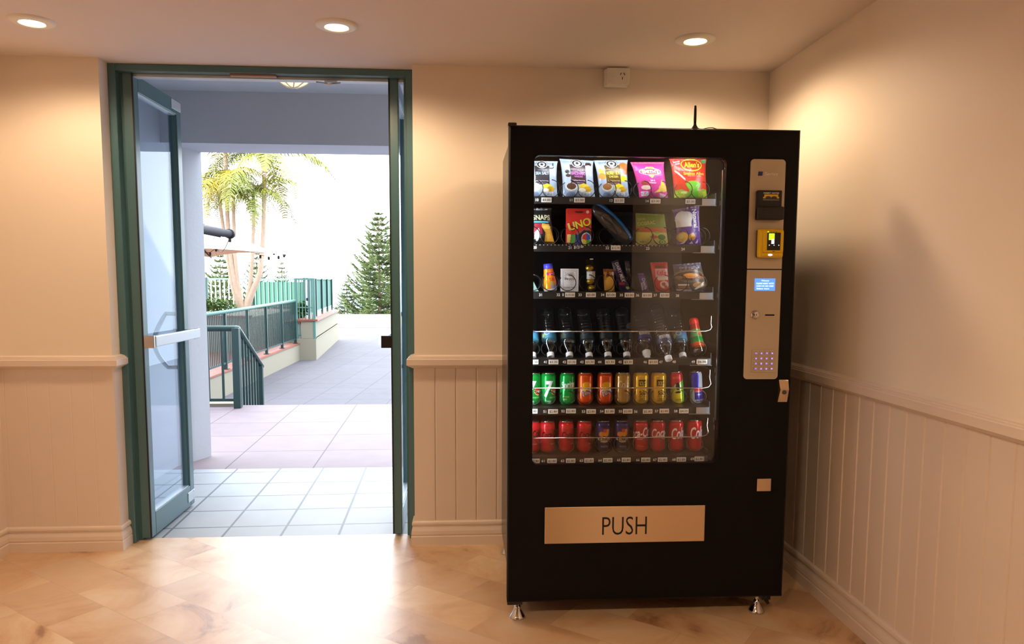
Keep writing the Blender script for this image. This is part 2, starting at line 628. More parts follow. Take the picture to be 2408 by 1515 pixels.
# ------------------------------------------------------------------ door frame and the two open leaves
mb = MB()
mb.bbox(OL, OL + 0.036, D + 0.085, D + 0.20, 0, CEIL, 0.003)
mb.bbox(OR - 0.036, OR, D + 0.085, D + 0.20, 0, CEIL, 0.003)
mb.bbox(OL + 0.036, OR - 0.036, D + 0.085, D + 0.20, 2.272, CEIL, 0.003)
mb.box(OL + 0.036, OL + 0.05, D + 0.13, D + 0.20, 0.004, 2.272)
mb.box(OR - 0.05, OR - 0.036, D + 0.13, D + 0.20, 0.004, 2.272)
struct('trim_5', mb, M['teal'])
mb = MB()
mb.bbox(OL + 0.05, OR - 0.05, D + 0.135, D + 0.185, 2.258, 2.272, 0.002)
track = struct('trim_6', mb, M['alu_white'])

def door_leaf(name, x0, x1, inner, label):
    """glazed leaf standing open at right angles; x0..x1 its thickness, inner = +1 when the room face looks to +x"""
    t = empty(name, ((x0 + x1) / 2, 3.79, 0.012))
    tag(t, label, 'door', kind='structure')
    w, h, th = 0.615, 2.262, (x1 - x0) / 2
    f = MB()
    f.bbox(-th, th, 0.0, 0.062, 0.0, h, 0.004)
    f.bbox(-th, th, w - 0.062, w, 0.0, h, 0.004)
    f.bbox(-th, th, 0.062, w - 0.062, h - 0.078, h, 0.003)
    f.bbox(-th, th, 0.062, w - 0.062, 0.0, 0.118, 0.003)
    for y in (0.062, w - 0.070):
        f.box(-th * 0.62, th * 0.62, y, y + 0.008, 0.118, h - 0.078)
    f.build('leaf_frame', M['teal'], t)
    g = MB().box(-0.003, 0.003, 0.066, w - 0.066, 0.114, h - 0.074)
    g.build('pane', M['door_glass'], t)
    b = MB()
    b.bbox(-th * 0.72, th * 0.72, 0.068, w - 0.068, 0.116, 0.122, 0.001)
    b.bbox(-th * 0.72, th * 0.72, 0.068, w - 0.068, h - 0.082, h - 0.076, 0.001)
    b.build('glazing_bead', M['alu_white'], t)
    bar = MB()
    s = inner
    xa, xb = sorted((s * th, s * (th + 0.046)))
    bar.bbox(xa, xb, 0.006, 0.03, 0.958, 1.014, 0.003)
    bar.bbox(xa, xb, w - 0.03, w + 0.05, 0.955, 1.012, 0.003)
    xa, xb = sorted((s * (th + 0.026), s * (th + 0.05)))
    bar.bbox(xa, xb, 0.03, w + 0.045, 0.958, 1.012, 0.004)
    pb = bar.build('push_bar', M['alu_white'], t)
    ec = MB()
    xa, xb = sorted((s * (th - 0.002), s * (th + 0.052)))
    ec.bbox(xa, xb, -0.002, 0.008, 0.955, 1.016, 0.002)
    e = ec.build('end_cap', M['plastic_black'] if inner < 0 else M['chrome'], pb)
    e['label'] = 'black end cap' if inner < 0 else 'bright metal end cap'
    # bent pull handle on the outer face
    hp = []
    for k in range(17):
        a = pi * k / 16
        hp.append((-s * (th + 0.02 + 0.055 * sin(a)), 0.50 - 0.12 * sin(a), 1.10 - 0.30 * (k / 16)))
    hp = [(-s * th, 0.55, 1.10)] + [(-s * (th + 0.05), 0.55 - 0.17 * sin(pi * k / 14), 1.10 - 0.30 * k / 14) for k in range(15)] + [(-s * th, 0.55, 0.80)]
    MB().tube(hp, 0.012, 10).build('pull_handle', M['alu_white'], t)
    c = MB()
    c.bbox(s * th - 0.003, s * th + 0.003, w - 0.135, w - 0.004, h - 0.056, h - 0.006, 0.001)
    c.bbox(s * th - 0.003, s * th + 0.003, w - 0.105, w - 0.004, 0.028, 0.085, 0.001)
    for z in (h - 0.046, h - 0.016, 0.036, 0.076):
        for y in (w - 0.10, w - 0.02):
            M4 = Matrix.Translation((s * (th + 0.003), y, z)) @ Matrix.Rotation(pi / 2, 4, 'Y')
            c.lathe([(0.004, -0.001), (0.004, 0.001)], 10, 0, M4)
    pv = c.build('pivot_plate', M['alu_white'], t)
    st = MB().box(-th - 0.001, th + 0.001, -0.0035, 0.0005, 0.0, h)
    MB().box(s * th - 0.003, s * th + 0.003, -0.004, 0.004, 0.002, h - 0.002).build('brush_seal', M['gasket'], t)
    return t

door_leaf('door_1', -1.606, -1.558, 1, 'glazed teal metal door leaf standing open on the left of the doorway')
door_leaf('door_2', -0.356, -0.312, -1, 'glazed teal metal door leaf standing open on the right of the doorway')

# small closer box under the door head
mb = MB()
mb.bbox(-1.10, -0.885, 3.765, 3.80, 2.262, 2.274, 0.003)
o = mb.build('door_closer', M['bark'])
o.data.materials[0] = mat('bronze_closer', (150, 116, 92), 0.4, 0.5)
tag(o, 'bronze door closer box under the middle of the door head', 'door closer')
mb = MB()
mb.bbox(-0.66, -0.60, 3.772, 3.802, 2.244, 2.250, 0.001)
mb.tube([(-0.70, 3.785, 2.246), (-0.64, 3.79, 2.238), (-0.585, 3.785, 2.244)], 0.004, 8)
o = mb.build('latch_plate', M['alu'])
tag(o, 'small metal latch plate under the right half of the door head', 'latch')

# ------------------------------------------------------------------ downlights
def downlight(x, y, label, power=1.0, group=None):
    t = empty('ceiling_downlight', (x, y, CEIL))
    tag(t, label, 'downlight', group)
    r = MB()
    r.lathe([(0.046, -0.002), (0.046, -0.010), (0.050, -0.012), (0.070, -0.010), (0.081, -0.005), (0.083, 0.0)], 48, cap0=False, cap1=False)
    r.build('trim_ring', M['white'], t)
    d = MB()
    d.lathe([(0.0005, -0.0085), (0.030, -0.008), (0.0465, -0.005)], 40, cap0=False, cap1=False)
    d.build('diffuser', M['lamp_glow'], t)
    ld = bpy.data.lights.new('downlight', 'SPOT')
    ld.energy = LAMP_POWER * power
    ld.color = LAMP_COLOR
    ld.spot_size = radians(166)
    ld.spot_blend = 0.5
    ld.shadow_soft_size = 0.08
    lo = bpy.data.objects.new('downlight', ld)
    COL.objects.link(lo)
    lo.parent = t
    lo.location = (0, 0, -0.016)
    return t
downlight(-1.679, 3.183, 'round recessed downlight at the left end, above the blank wall left of the doorway', 0.5)
downlight(-0.497, 3.140, 'round white-rimmed downlight in the ceiling in front of the doorway', 0.9)
downlight(0.964, 3.200, 'round recessed downlight in the ceiling above the vending machine', 0.85)
# the next row of the same fittings, over and behind the camera
for x, pw in ((-1.60, 0.8), (-0.35, 1.35), (1.08, 0.7)):
    downlight(x, 0.25, 'round recessed downlight in the ceiling row behind the camera', pw, group='downlights behind the camera')

# ------------------------------------------------------------------ power socket on the wall
t = empty('power_socket', (0.722, D, 2.258))
tag(t, 'white surface-mounted power socket high on the wall above the vending machine', 'power socket')
MB().bbox(-0.055, 0.055, -0.036, 0.0, -0.040, 0.040, 0.005).build('mounting_box', M['white'], t)
fp = MB().bbox(-0.048, 0.060, -0.046, -0.036, -0.036, 0.043, 0.004).build('face_plate', M['white'], t)
s = MB().bbox(-0.024, -0.012, -0.0495, -0.046, 0.0, 0.018, 0.001)
s.build('switch', M['white'], t)
pm = MB()
for px, pz, a in ((0.018, 0.014, 0.5), (0.034, 0.014, -0.5), (0.026, -0.006, 0.0)):
    M4 = Matrix.Translation((px, -0.0462, pz)) @ Matrix.Rotation(a, 4, 'Y')
    pm.box(-0.0016, 0.0016, -0.0006, 0.0006, -0.0055, 0.0055, 0, M4)
pm.build('pin_slot', M['ink'], t)

# ------------------------------------------------------------------ outside: porch, landing, terrace
LOW = -0.5
struct('porch_floor', MB().box(-3.0, 2.4, 3.826, 5.25, -0.12, -0.001), M['porch'])
struct('landing_floor', MB().box(-4.4, 4.0, 5.25, 8.0, -0.5, -0.002), M['landing'])
mb = MB()
for k in range(2):
    mb.box(-2.42, 4.0, 8.0 + 0.3 * k, 8.3 + 0.3 * k, LOW - 0.02, LOW / 3 * (k + 1))
struct('step_slab', mb, M['landing'])
struct('terrace_floor', MB().box(-3.9, 9.0, 8.0, 23.2, LOW - 0.1, LOW).box(-9.0, 9.0, 23.2, 29.7, LOW - 0.1, LOW), M['terrace'])
struct('pool_deck_floor', MB().box(-16.0, -3.99, 8.0, 23.2, -0.6, -0.115), M['red_tile'])
poly = [(-1.868, 5.655), (-4.0, 5.655), (-4.0, 3.89), (-2.06, 3.89), (-2.0, 5.36), (-1.93, 5.50)]
struct('wall_porch_left', MB().prism(poly, -0.1, 2.56), M['render'])
struct('wall_porch_right', MB().box(1.35, 1.6, 3.89, 5.655, -0.1, 2.56), M['render'])
struct('beam', MB().box(-4.0, 4.0, 5.27, 5.65, 2.207, 2.56), M['soffit'])
struct('ceiling_porch', MB().box(-4.0, 4.0, 3.80, 5.655, 2.545, 2.66), M['soffit'])
struct('wall_above_door', MB().box(-4.0, 4.0, 3.80, 3.89, CEIL, 2.56), M['render'])
mb = MB()
mb.box(-16.0, 9.0, 3.9, 5.65, 2.66, 11.0)
mb.box(-16.0, -4.0, 3.9, 5.65, -0.5, 2.66)
struct('wall_sun_block', mb, M['render'])  # unseen building mass, added and sized to keep sun off the terrace
struct('wall_wing_right', MB().box(3.4, 3.7, 5.655, 24.0, LOW - 0.1, 4.2), M['render'])

t = empty('porch_lamp', (-0.93, 4.35, 2.545))
tag(t, 'round lit glass lamp on the porch ceiling outside the doorway', 'ceiling lamp')
MB().lathe([(0.14, -0.03), (0.15, -0.02), (0.15, 0.0)], 32).build('lamp_base', M['white'], t)
b = MB()
b.lathe([(0.002, -0.185), (0.05, -0.178), (0.09, -0.150), (0.12, -0.10), (0.13, -0.03)], 32, cap1=False)
bw = b.build('lamp_bowl', M['porch_glow'], t)
g = MB()
for a in range(4):
    an = a * pi / 4 + 0.3
    g.tube([(0.135 * cos(an) * sin(q), 0.135 * sin(an) * sin(q), -0.03 - 0.162 * cos(q)) for q in [(-pi / 2) + pi * k / 12 for k in range(13)]], 0.004, 6)
g.build('lamp_cage', M['white'], t)

# railing beside the steps
def bars(mb, pts0, pts1, n, r=0.008, inset=False):
    for k in range(n):
        u = (k + 1) / (n + 1)
        a = Vector(pts0[0]).lerp(Vector(pts0[1]), u)
        b = Vector(pts1[0]).lerp(Vector(pts1[1]), u)
        mb.box(a.x - r, a.x + r, a.y - r, a.y + r, a.z, b.z)

t = empty('stair_railing', (-2.30, 7.82, -0.002))
tag(t, 'short dark green railing at the top of the steps with a sloping handrail', 'railing')
p = MB().bbox(-0.035, 0.035, -0.035, 0.035, 0, 0.82, 0.004)
p.build('post', M['teal_out'], t)
p = MB().bbox(-0.025, 0.025, 0.87, 0.92, -0.498, 0.34, 0.004)
p.build('post', M['teal_out'], t)
h = MB()
h.tube([(-1.9, 0, 0.815), (-0.02, 0, 0.815), (0.0, 0.03, 0.815), (0.0, 0.06, 0.812), (0.0, 0.20, 0.735), (0.0, 0.94, 0.325)], 0.030, 12)
h.build('handrail', M['teal_out'], t)
r = MB()
r.box(-1.9, 0, -0.015, 0.015, 0.07, 0.10)
r.build('bottom_rail', M['teal_out'], t)
for k in range(12):
    x = -0.14 - 0.145 * k
    MB().box(x - 0.01, x + 0.01, -0.01, 0.01, 0.10, 0.80).build('baluster', M['teal_out'], t)
for k in range(7):
    y = 0.12 + 0.105 * k
    zt = 0.80 - 0.55 * (y - 0.06) if y > 0.06 else 0.8
    zb = -0.02 - 0.55 * max(0, y - 0.2)
    MB().box(-0.01, 0.01, y - 0.01, y + 0.01, max(-0.498, zb - 0.12), zt).build('baluster', M['teal_out'], t)
struct('kerb_wall_landing', MB().box(-4.2, -2.36, 7.9, 8.06, -0.5, 0.03), M['cream'])

# low kerb wall with the long railing
mb = MB()
mb.box(-3.98, -3.70, 8.06, 17.35, LOW, -0.135)
mb.prism([(-3.98, 17.35), (-3.33, 17.35), (-3.33, 17.52), (-3.98, 17.52)], LOW, -0.02)
struct('kerb_wall', mb, M['cream'])
struct('kerb_coping', MB().box(-4.0, -3.685, 8.06, 17.36, -0.135, -0.11), M['red_tile'])
t = empty('terrace_railing', (-3.76, 9.6, -0.11))
tag(t, 'long dark green railing standing on the low cream kerb wall', 'railing')
zt = lambda y: 0.88 + 0.012 * (y - 9.6)
L_ = 17.25 - 9.6
MB().tube([(0, 0, 0.885), (0, L_, 0.955)], 0.032, 10).build('handrail', M['mint'], t)
MB().box(-0.015, 0.015, 0, L_, 0.085, 0.115).build('bottom_rail', M['teal_out'], t)
for k in range(7):
    y = min(L_ - 0.02, 0.1 + 1.255 * k)
    q = MB().bbox(-0.025, 0.025, y - 0.025, y + 0.025, 0.0, 0.89 + 0.009 * y, 0.003)
    q.box(-0.05, 0.05, y - 0.05, y + 0.05, 0.0, 0.012)
    q.build('post', M['teal_out'], t)
k = 0
y = 0.19
while y < L_ - 0.05:
    MB().box(-0.007, 0.007, y - 0.007, y + 0.007, 0.11, 0.87 + 0.009 * y).build('baluster', M['teal_out'], t)
    y += 0.0815

# gate in the tall fence beyond the kerb
t = empty('pool_gate', (-3.56, 17.42, -0.02))
tag(t, 'tall pale green barred gate between the long railing and the raised wall', 'gate')
for x in (-0.21, 0.19):
    MB().bbox(x - 0.03, x + 0.03, -0.03, 0.03, 0, 1.37, 0.004).build('post', M['mint'], t)
MB().box(-0.21, 0.19, -0.02, 0.02, 1.33, 1.37).build('rail', M['mint'], t)
MB().box(-0.18, 0.16, -0.015, 0.015, 0.06, 0.09).build('rail', M['mint'], t)
MB().box(-0.18, 0.16, -0.015, 0.015, 0.70, 0.72).build('rail', M['mint'], t)
for k in range(5):
    x = -0.14 + 0.07 * k
    MB().box(x - 0.009, x + 0.009, -0.009, 0.009, 0.06, 1.33).build('bar', M['mint'], t)
MB().bbox(0.02, 0.06, -0.035, 0.035, 0.86, 0.93, 0.006).build('lock', M['slate'], t)

# raised planter wall right of the gate with its fence
A, B = Vector((-3.33, 17.40)), Vector((-3.80, 23.3))
d = (B - A).normalized()
nn = Vector((-d.y, d.x))
def quad(a, b, off0, off1):
    p = [a + nn * off0, a + nn * off1, b + nn * off1, b + nn * off0]
    p = [(q.x, q.y) for q in p]
    ar = sum(p[i][0] * p[(i + 1) % 4][1] - p[(i + 1) % 4][0] * p[i][1] for i in range(4))
    return p if ar > 0 else p[::-1]
mb = MB()
mb.prism(quad(A, B, 0, 0.35), LOW, 0.0)
mb.prism(quad(A + d * 0.0, B, 0.03, 0.33), 0.0, 0.385)
mb.prism(quad(A, B, -0.012, 0.36), -0.02, 0.0)
struct('planter_wall', mb, M['cream'])
struct('planter_coping', MB().prism(quad(A - d * 0.03, B + d * 0.05, -0.04, 0.40), 0.385, 0.425), M['red_tile'])
t = empty('pool_fence', (0, 0, 0.425))
tag(t, 'green shade-cloth fence on the raised wall right of the gate', 'fence')
c = MB()
c.prism(quad(A + d * 0.1, B - d * 0.1, 0.185, 0.19), 0.14, 0.90)
c.build('shade_cloth', M['cloth'], t)
r = MB()
r.prism(quad(A + d * 0.05, B, 0.165, 0.215), 0.90, 0.94)
r.prism(quad(A + d * 0.05, B, 0.17, 0.205), 0.11, 0.14)
r.build('rail', M['mint'], t)
for k in range(5):
    c0 = A + d * (0.12 + 1.42 * k) + nn * 0.16
    MB().bbox(c0.x - 0.025, c0.x + 0.025, c0.y - 0.025, c0.y + 0.025, 0, 0.92, 0.003).build('post', M['teal_out'], t)

# fence along the back of the pool garden
t = empty('garden_fence', (0, 20.05, 0.60))
tag(t, 'pale slatted fence with green cloth along the back of the palm garden', 'fence')
MB().box(-9.0, -4.1, -0.02, 0.02, 0.71, 0.75).build('rail', M['mint'], t)
MB().box(-9.0, -4.1, -0.015, 0.015, 0.02, 0.05).build('rail', M['mint'], t)
MB().prism([(-5.45, 0.02), (-4.15, 0.02), (-4.15, 0.03), (-5.45, 0.03)], 0.05, 0.66).build('shade_cloth', M['cloth'], t)
for k in range(44):
    x = -8.95 + 0.112 * k
    MB().box(x - 0.013, x + 0.013, -0.012, 0.012, 0.03, 0.73).build('slat', M['mint'] if x > -5.4 else M['canvas'], t)
for x in (-9.0, -6.6, -5.45, -4.12):
    MB().bbox(x - 0.03, x + 0.03, -0.03, 0.03, 0.0, 0.77, 0.003).build('post', M['teal_out'], t)

# raised garden bed with hedge and palms
mb = MB()
mb.box(-10.0, -4.25, 15.2, 20.1, -0.12, 0.56)
struct('garden_wall', mb, M['cream'])
struct('garden_coping', MB().box(-10.03, -4.22, 15.17, 15.5, 0.56, 0.60), M['red_tile'])

def leafy(name, pts, n, size, m, label, cat, group=None, squash=1.0):
    """a mass of small folded leaves through ellipsoids (x, y, z, rx, ry, rz)"""
    mb = MB()
    for _ in range(n):
        x, y, z, rx, ry, rz = random.choice(pts)
        while True:
            a, b, c = random.uniform(-1, 1), random.uniform(-1, 1), random.uniform(-1, 1)
            if a * a + b * b + c * c < 1:
                break
        p = Vector((x + a * rx, y + b * ry, z + c * rz))
        q = Matrix.Rotation(random.uniform(0, 2 * pi), 4, 'Z') @ Matrix.Rotation(random.uniform(-0.9, 0.9), 4, 'X')
        s = size * random.uniform(0.6, 1.3)
        M4 = Matrix.Translation(p) @ q
        mb.add([(0, 0, 0), (s * 0.3, s * 0.5, s * 0.12), (0, s, 0), (-s * 0.3, s * 0.5, s * 0.12)], [(0, 1, 2), (0, 2, 3)], 0, False, M4)
    o = mb.build(name, m)
    tag(o, label, cat, group)
    return o
leafy('hedge', [(-5.0 - 0.45 * k, 15.75 + 0.1 * (k % 2), 0.78, 0.4, 0.22, 0.15) for k in range(8)], 5200, 0.075, M['hedge'],
      'low clipped green hedge along the edge of the raised palm bed', 'hedge')
leafy('shrub', [(-3.78, 18.12, 0.60, 0.10, 0.16, 0.18), (-3.92, 18.12, 0.58, 0.10, 0.16, 0.17)], 1300, 0.085, M['hedge'],
      'small green shrub in the planter seen through the barred gate', 'shrub')
struct('planter_box', MB().box(-4.1, -3.55, 17.75, 18.4, -0.5, 0.30), M['render'])
struct('planter_rim', MB().box(-4.12, -3.53, 17.72, 18.42, 0.30, 0.36), M['red_tile'])

struct('parapet', MB().box(-9.0, 9.0, 29.7, 29.9, LOW - 0.1, 0.0), M['cream'])
o = MB().box(-3000, 3000, 70, 6000, -16.2, -16.0).build('sea', M['sea'])
tag(o, 'pale turquoise sea out to the horizon beyond the parapet', 'sea', kind='stuff')
struct('ground', MB().box(-80, 60, 29.9, 72, -8.6, -8.0), M['hedge'])

# ------------------------------------------------------------------ palms
def frond_mesh(length, droop, wid, seed, m):
    rnd = random.Random(seed)
    mb = MB()
    N = 16
    pts = []
    for k in range(N + 1):
        u = k / N
        pts.append(Vector((length * (u - 0.18 * droop * u * u * u), 0, length * (0.32 * u - droop * 0.85 * u * u))))
    mb.tube(pts, [0.014 * (1 - 0.8 * k / N) for k in range(N + 1)], 5)
    for k in range(2, 3 * N):
        u = k / (3 * N)
        i = min(N - 1, int(u * N))
        p = pts[i].lerp(pts[i + 1], u * N - i)
        t = (pts[i + 1] - pts[i]).normalized()
        ll = wid * (0.35 + 0.9 * sin(pi * min(1, u * 0.9 + 0.08)))
        for sd in (-1, 1):
            out = Vector((0.55 * t.x, sd, -0.35 + rnd.uniform(-0.45, 0.3) + 0.55 * t.z)).normalized()
            b = p + out * ll * rnd.uniform(0.75, 1.05)
            mid = p + (b - p) * 0.5 + Vector((0, 0, 0.03))
            b = b + Vector((0, 0, -0.2 * ll))
            wv = t * 0.009
            mb.add([p - wv, p + wv, mid + wv, b, mid - wv], [(0, 1, 2, 4), (4, 2, 3)])
    o = mb.build('frond', m)
    return o
FR = [frond_mesh(1.05, 0.75, 0.30, 1, M['frond']), frond_mesh(1.25, 1.15, 0.34, 2, M['frond']), frond_mesh(0.95, 1.5, 0.30, 3, M['frond2'])]
FRM = [o.data for o in FR]
for o in FR:
    bpy.data.objects.remove(o)

def palm(base, path, r0, r1, n, label, seed, scale=1.0, yellow=0.3, shaft=0.5):
    rnd = random.Random(seed)
    t = empty('palm_tree', base)
    tag(t, label, 'palm tree', 'palms in the raised garden bed')
    B = Vector(base)
    P = [Vector(p) - B for p in path]
    sm = []
    for i in range(len(P) - 1):
        for k in range(8):
            sm.append(P[i].lerp(P[i + 1], k / 8))
    sm.append(P[-1])
    for _ in range(3):
        sm = [sm[0]] + [(sm[i - 1] + sm[i] * 2 + sm[i + 1]) / 4 for i in range(1, len(sm) - 1)] + [sm[-1]]
    n_ = len(sm)
    rr = [r0 + (r1 - r0) * min(1, i / n_ * 1.25) + 0.0025 * (i % 2) for i in range(n_)]
    MB().tube(sm, rr, 12).build('trunk', M['bark'], t)
    top = sm[-1]
    if shaft:
        MB().tube([top + Vector((0, 0, -0.02)), top + Vector((0, 0, shaft * 0.35)), top + Vector((0, 0, shaft))],
                  [r1 * 1.3, r1 * 1.2, r1 * 0.7], 10).build('crownshaft', M['crown'], t)
    c = top + Vector((0, 0, shaft))
    for k in range(n):
        me = FRM[2] if rnd.random() < yellow else FRM[k % 2]
        o = bpy.data.objects.new('frond', me)
        COL.objects.link(o)
        o.parent = t
        o.location = c + Vector((0, 0, rnd.uniform(-0.08, 0.03)))
        s = scale * rnd.uniform(0.85, 1.1)
        o.scale = (s, s, s)
        o.rotation_euler = (rnd.uniform(-0.2, 0.2), rnd.uniform(-0.5, 0.25), 2 * pi * k / n + rnd.uniform(-0.25, 0.25))
    return t
palm((-4.49, 16.0, 0.56), [(-4.490, 16.000, 0.680), (-4.359, 16.000, 1.031), (-4.166, 16.000, 1.469), (-4.083, 16.000, 2.337), (-4.030, 16.000, 3.689)], 0.075, 0.042, 10,
     'tallest palm at the right of the clump, thick ringed trunk bowed to the right', 11, 1.25, 0.15, 0.20)
palm((-4.55, 16.25, 0.56), [(-4.507, 16.000, 0.680), (-4.388, 16.000, 1.206), (-4.320, 16.000, 1.816), (-4.269, 16.000, 2.705)], 0.05, 0.032, 9,
     'slender palm with a short green crownshaft just left of the bowed palm', 12, 0.95, 0.1, 0.42)
palm((-4.60, 15.9, 0.56), [(-4.541, 16.000, 0.680), (-4.666, 16.000, 1.118), (-4.753, 16.000, 1.640), (-4.803, 16.000, 2.502), (-4.802, 16.000, 4.158)], 0.066, 0.04, 10,
     'pale thick-trunked palm leaning left from the foot of the clump', 13, 1.15, 0.6, 0.2)
palm((-4.62, 16.35, 0.56), [(-4.559, 16.000, 0.680), (-4.629, 16.000, 1.205), (-4.679, 16.000, 1.813), (-4.674, 16.000, 3.400)], 0.048, 0.034, 9,
     'thin palm with yellowing fronds in the middle of the clump', 14, 1.1, 0.8, 0.1)
palm((-4.75, 16.6, 0.56), [(-4.593, 16.000, 0.680), (-4.735, 16.000, 1.117), (-4.833, 16.000, 1.812), (-4.899, 16.000, 2.415), (-4.944, 16.000, 2.886)], 0.05, 0.035, 9,
     'leftmost palm of the clump, thin trunk under a dark crownshaft', 15, 1.0, 0.4, 0.36)
# one more small crown behind the clump
# ------------------------------------------------------------------ pines
def pine(loc, h, rad, tiers, label, seed, bare=0.0, per=8, shape=0.65):
    rnd = random.Random(seed)
    t = empty('pine_tree', loc)
    tag(t, label, 'pine tree', 'pines beyond the terrace')
    br, fo = MB(), MB()
    br.tube([(0, 0, 0), (0, 0, h * 0.5), (0, 0, h * 0.985)], [h * 0.013, h * 0.008, 0.012], 8)
    for i in range(tiers):
        u = i / (tiers - 1)
        z0_ = h * (bare + (0.97 - bare) * u)
        R = rad * (1 - u) ** shape + 0.05
        m = per if u < 0.85 else 5
        a0 = rnd.uniform(0, 6.28)
        for k in range(m):
            a = a0 + 2 * pi * k / m + rnd.uniform(-0.15, 0.15)
            r_ = R * rnd.uniform(0.7, 1.12)
            z = z0_ + rnd.uniform(-0.5, 0.5) * h * (1 - bare) / tiers * (1 - u * 0.7)
            dv = Vector((cos(a), sin(a), 0))
            pts = [Vector((0, 0, z)) + dv * r_ * w + Vector((0, 0, r_ * (-0.14 * sin(pi * w) + 0.34 * w * w))) for w in (0, 0.25, 0.5, 0.75, 1.0)]
            br.tube(pts, [0.02 * R / rad + 0.008, 0.015 * R / rad + 0.006, 0.011, 0.009, 0.006], 4)
            side = Vector((-dv.y, dv.x, 0))
            cnt = max(8, int(20 * r_ / rad + 6))
            for q in range(cnt):
                w = 0.22 + 0.78 * (q + rnd.random() * 0.6) / cnt
                j = min(3, int(w * 4))
                p = pts[j].lerp(pts[min(4, j + 1)], w * 4 - j)
                for sd in (-1, 1):
                    ln = (0.20 * rad * (1.15 - 0.55 * w) * (0.45 + 0.55 * r_ / rad)) * rnd.uniform(0.8, 1.2)
                    e = p + side * sd * ln + dv * ln * 0.65 + Vector((0, 0, ln * rnd.uniform(0.15, 0.6)))
                    wd = 0.017 * rad * (0.6 + 0.4 * r_ / rad)
                    up = Vector((0, 0, wd))
                    ac = (dv * wd)
                    fo.add([p, p + (e - p) * 0.5 + up + ac, e, p + (e - p) * 0.5 - up - ac, p + (e - p) * 0.5 + ac - up],
                           [(0, 1, 2), (0, 2, 3), (0, 4, 2)])
            e = pts[4]
            wd = 0.016 * rad
            fo.add([pts[3], pts[4] + Vector((0, 0, wd)), pts[4] + dv * wd * 3 + Vector((0, 0, wd * 1.5)), pts[4] - Vector((0, 0, wd))],
                   [(0, 1, 2), (0, 2, 3)])
    br.build('trunk', M['pine_bark'], t)
    fo.build('foliage', M['pine'], t)
    return t
pine((-4.90, 45.0, -8.0), 13.55, 2.75, 30, 'tall conical pine beyond the parapet beside the right door leaf', 21, 0.30)
pine((-6.80, 45.0, -8.0), 9.5, 1.3, 24, 'small conical pine left of the tall pine, against the sea', 22, 0.45)
pine((-14.3, 46.0, -8.0), 11.0, 2.3, 24, 'broad pine behind the left side of the palm clump', 23, 0.3)
pine((-12.45, 47.0, -8.0), 11.5, 1.5, 24, 'dark pine behind the middle of the palm clump', 24, 0.4)
pine((-10.75, 46.0, -8.0), 10.6, 1.3, 22, 'pale pine top above the garden fence right of the palms', 25, 0.45)

# ------------------------------------------------------------------ umbrella, awning, festoon lights
t = empty('market_umbrella', (-4.95, 13.5, -0.115))
tag(t, 'large cream square umbrella in front of the palm clump', 'umbrella')
mb = MB()
R, zt, ze = 1.86, 2.62, 1.86
N = 10
for k in range(4):
    a0, a1 = k * pi / 2, (k + 1) * pi / 2
    c0, c1 = Vector((R * cos(a0), R * sin(a0))), Vector((R * cos(a1), R * sin(a1)))
    v = []
    for i in range(N + 1):
        for j in range(N + 1):
            e = c0.lerp(c1, j / N)
            u = i / N
            sag = 0.10 * sin(pi * j / N) * u
            z = zt + (ze - zt) * u ** 0.8 + sag * 0.6
            v.append((e.x * u * (1 - sag * 0.5), e.y * u * (1 - sag * 0.5), z))
    f = [(i * (N + 1) + j, (i + 1) * (N + 1) + j, (i + 1) * (N + 1) + j + 1, i * (N + 1) + j + 1) for i in range(N) for j in range(N)]
    mb.add(v, f, 0, True)
mb.build('canopy', M['canvas'], t)
MB().tube([(0, 0, 0), (0, 0, 2.66)], 0.03, 12).build('pole', M['slate'], t)
MB().lathe([(0.32, 0), (0.32, 0.05), (0.05, 0.09), (0.05, 0.3)], 24).build('base', M['slate'], t)
for k in range(4):
    a = k * pi / 2
    MB().tube([(0.02 * cos(a), 0.02 * sin(a), zt - 0.03), (R * 0.5 * cos(a), R * 0.5 * sin(a), zt + (ze - zt) * 0.574 - 0.025), ((R + 0.015) * cos(a), (R + 0.015) * sin(a), ze - 0.012)], 0.012, 8).build('rib', M['slate'], t)

t = empty('awning', (-2.98, 10.0, 1.89))
tag(t, 'dark retractable awning with a round grey front bar, behind the left pier', 'awning')
MB().tube([(0, 0, 0), (-0.52, -4.25, 0)], 0.05, 16).build('front_bar', M['slate'], t)
MB().tube([(0.0035, 0.03, 0), (-0.002, -0.015, 0)], 0.062, 16).build('end_cap', M['gasket'], t)
mb = MB()
N = 8
v = []
for i in range(N + 1):
    for j in range(2):
        a = Vector((-0.52 * i / N, -4.25 * i / N, 0.045))
        b = a + Vector((-2.6, 0.3, 0.55)) * j
        v.append(a + (b - a))
v += [Vector(p) + Vector((0, 0, 0.004)) for p in v]
n = 2 * (N + 1)
f = []
for i in range(N):
    f.append((2 * i, 2 * i + 1, 2 * i + 3, 2 * i + 2))
    f.append((n + 2 * i, n + 2 * i + 2, n + 2 * i + 3, n + 2 * i + 1))
f += [(0, 2, n + 2, n), (1, n + 1, n + 3, 3)]
mb.add(v, f)
mb.build('fabric', M['dark_canvas'], t)
MB().tube([(-0.1, -0.05, -0.03), (-1.2, 0.1, 0.18), (-2.6, 0.25, 0.5)], 0.02, 8).build('arm', M['slate'], t)

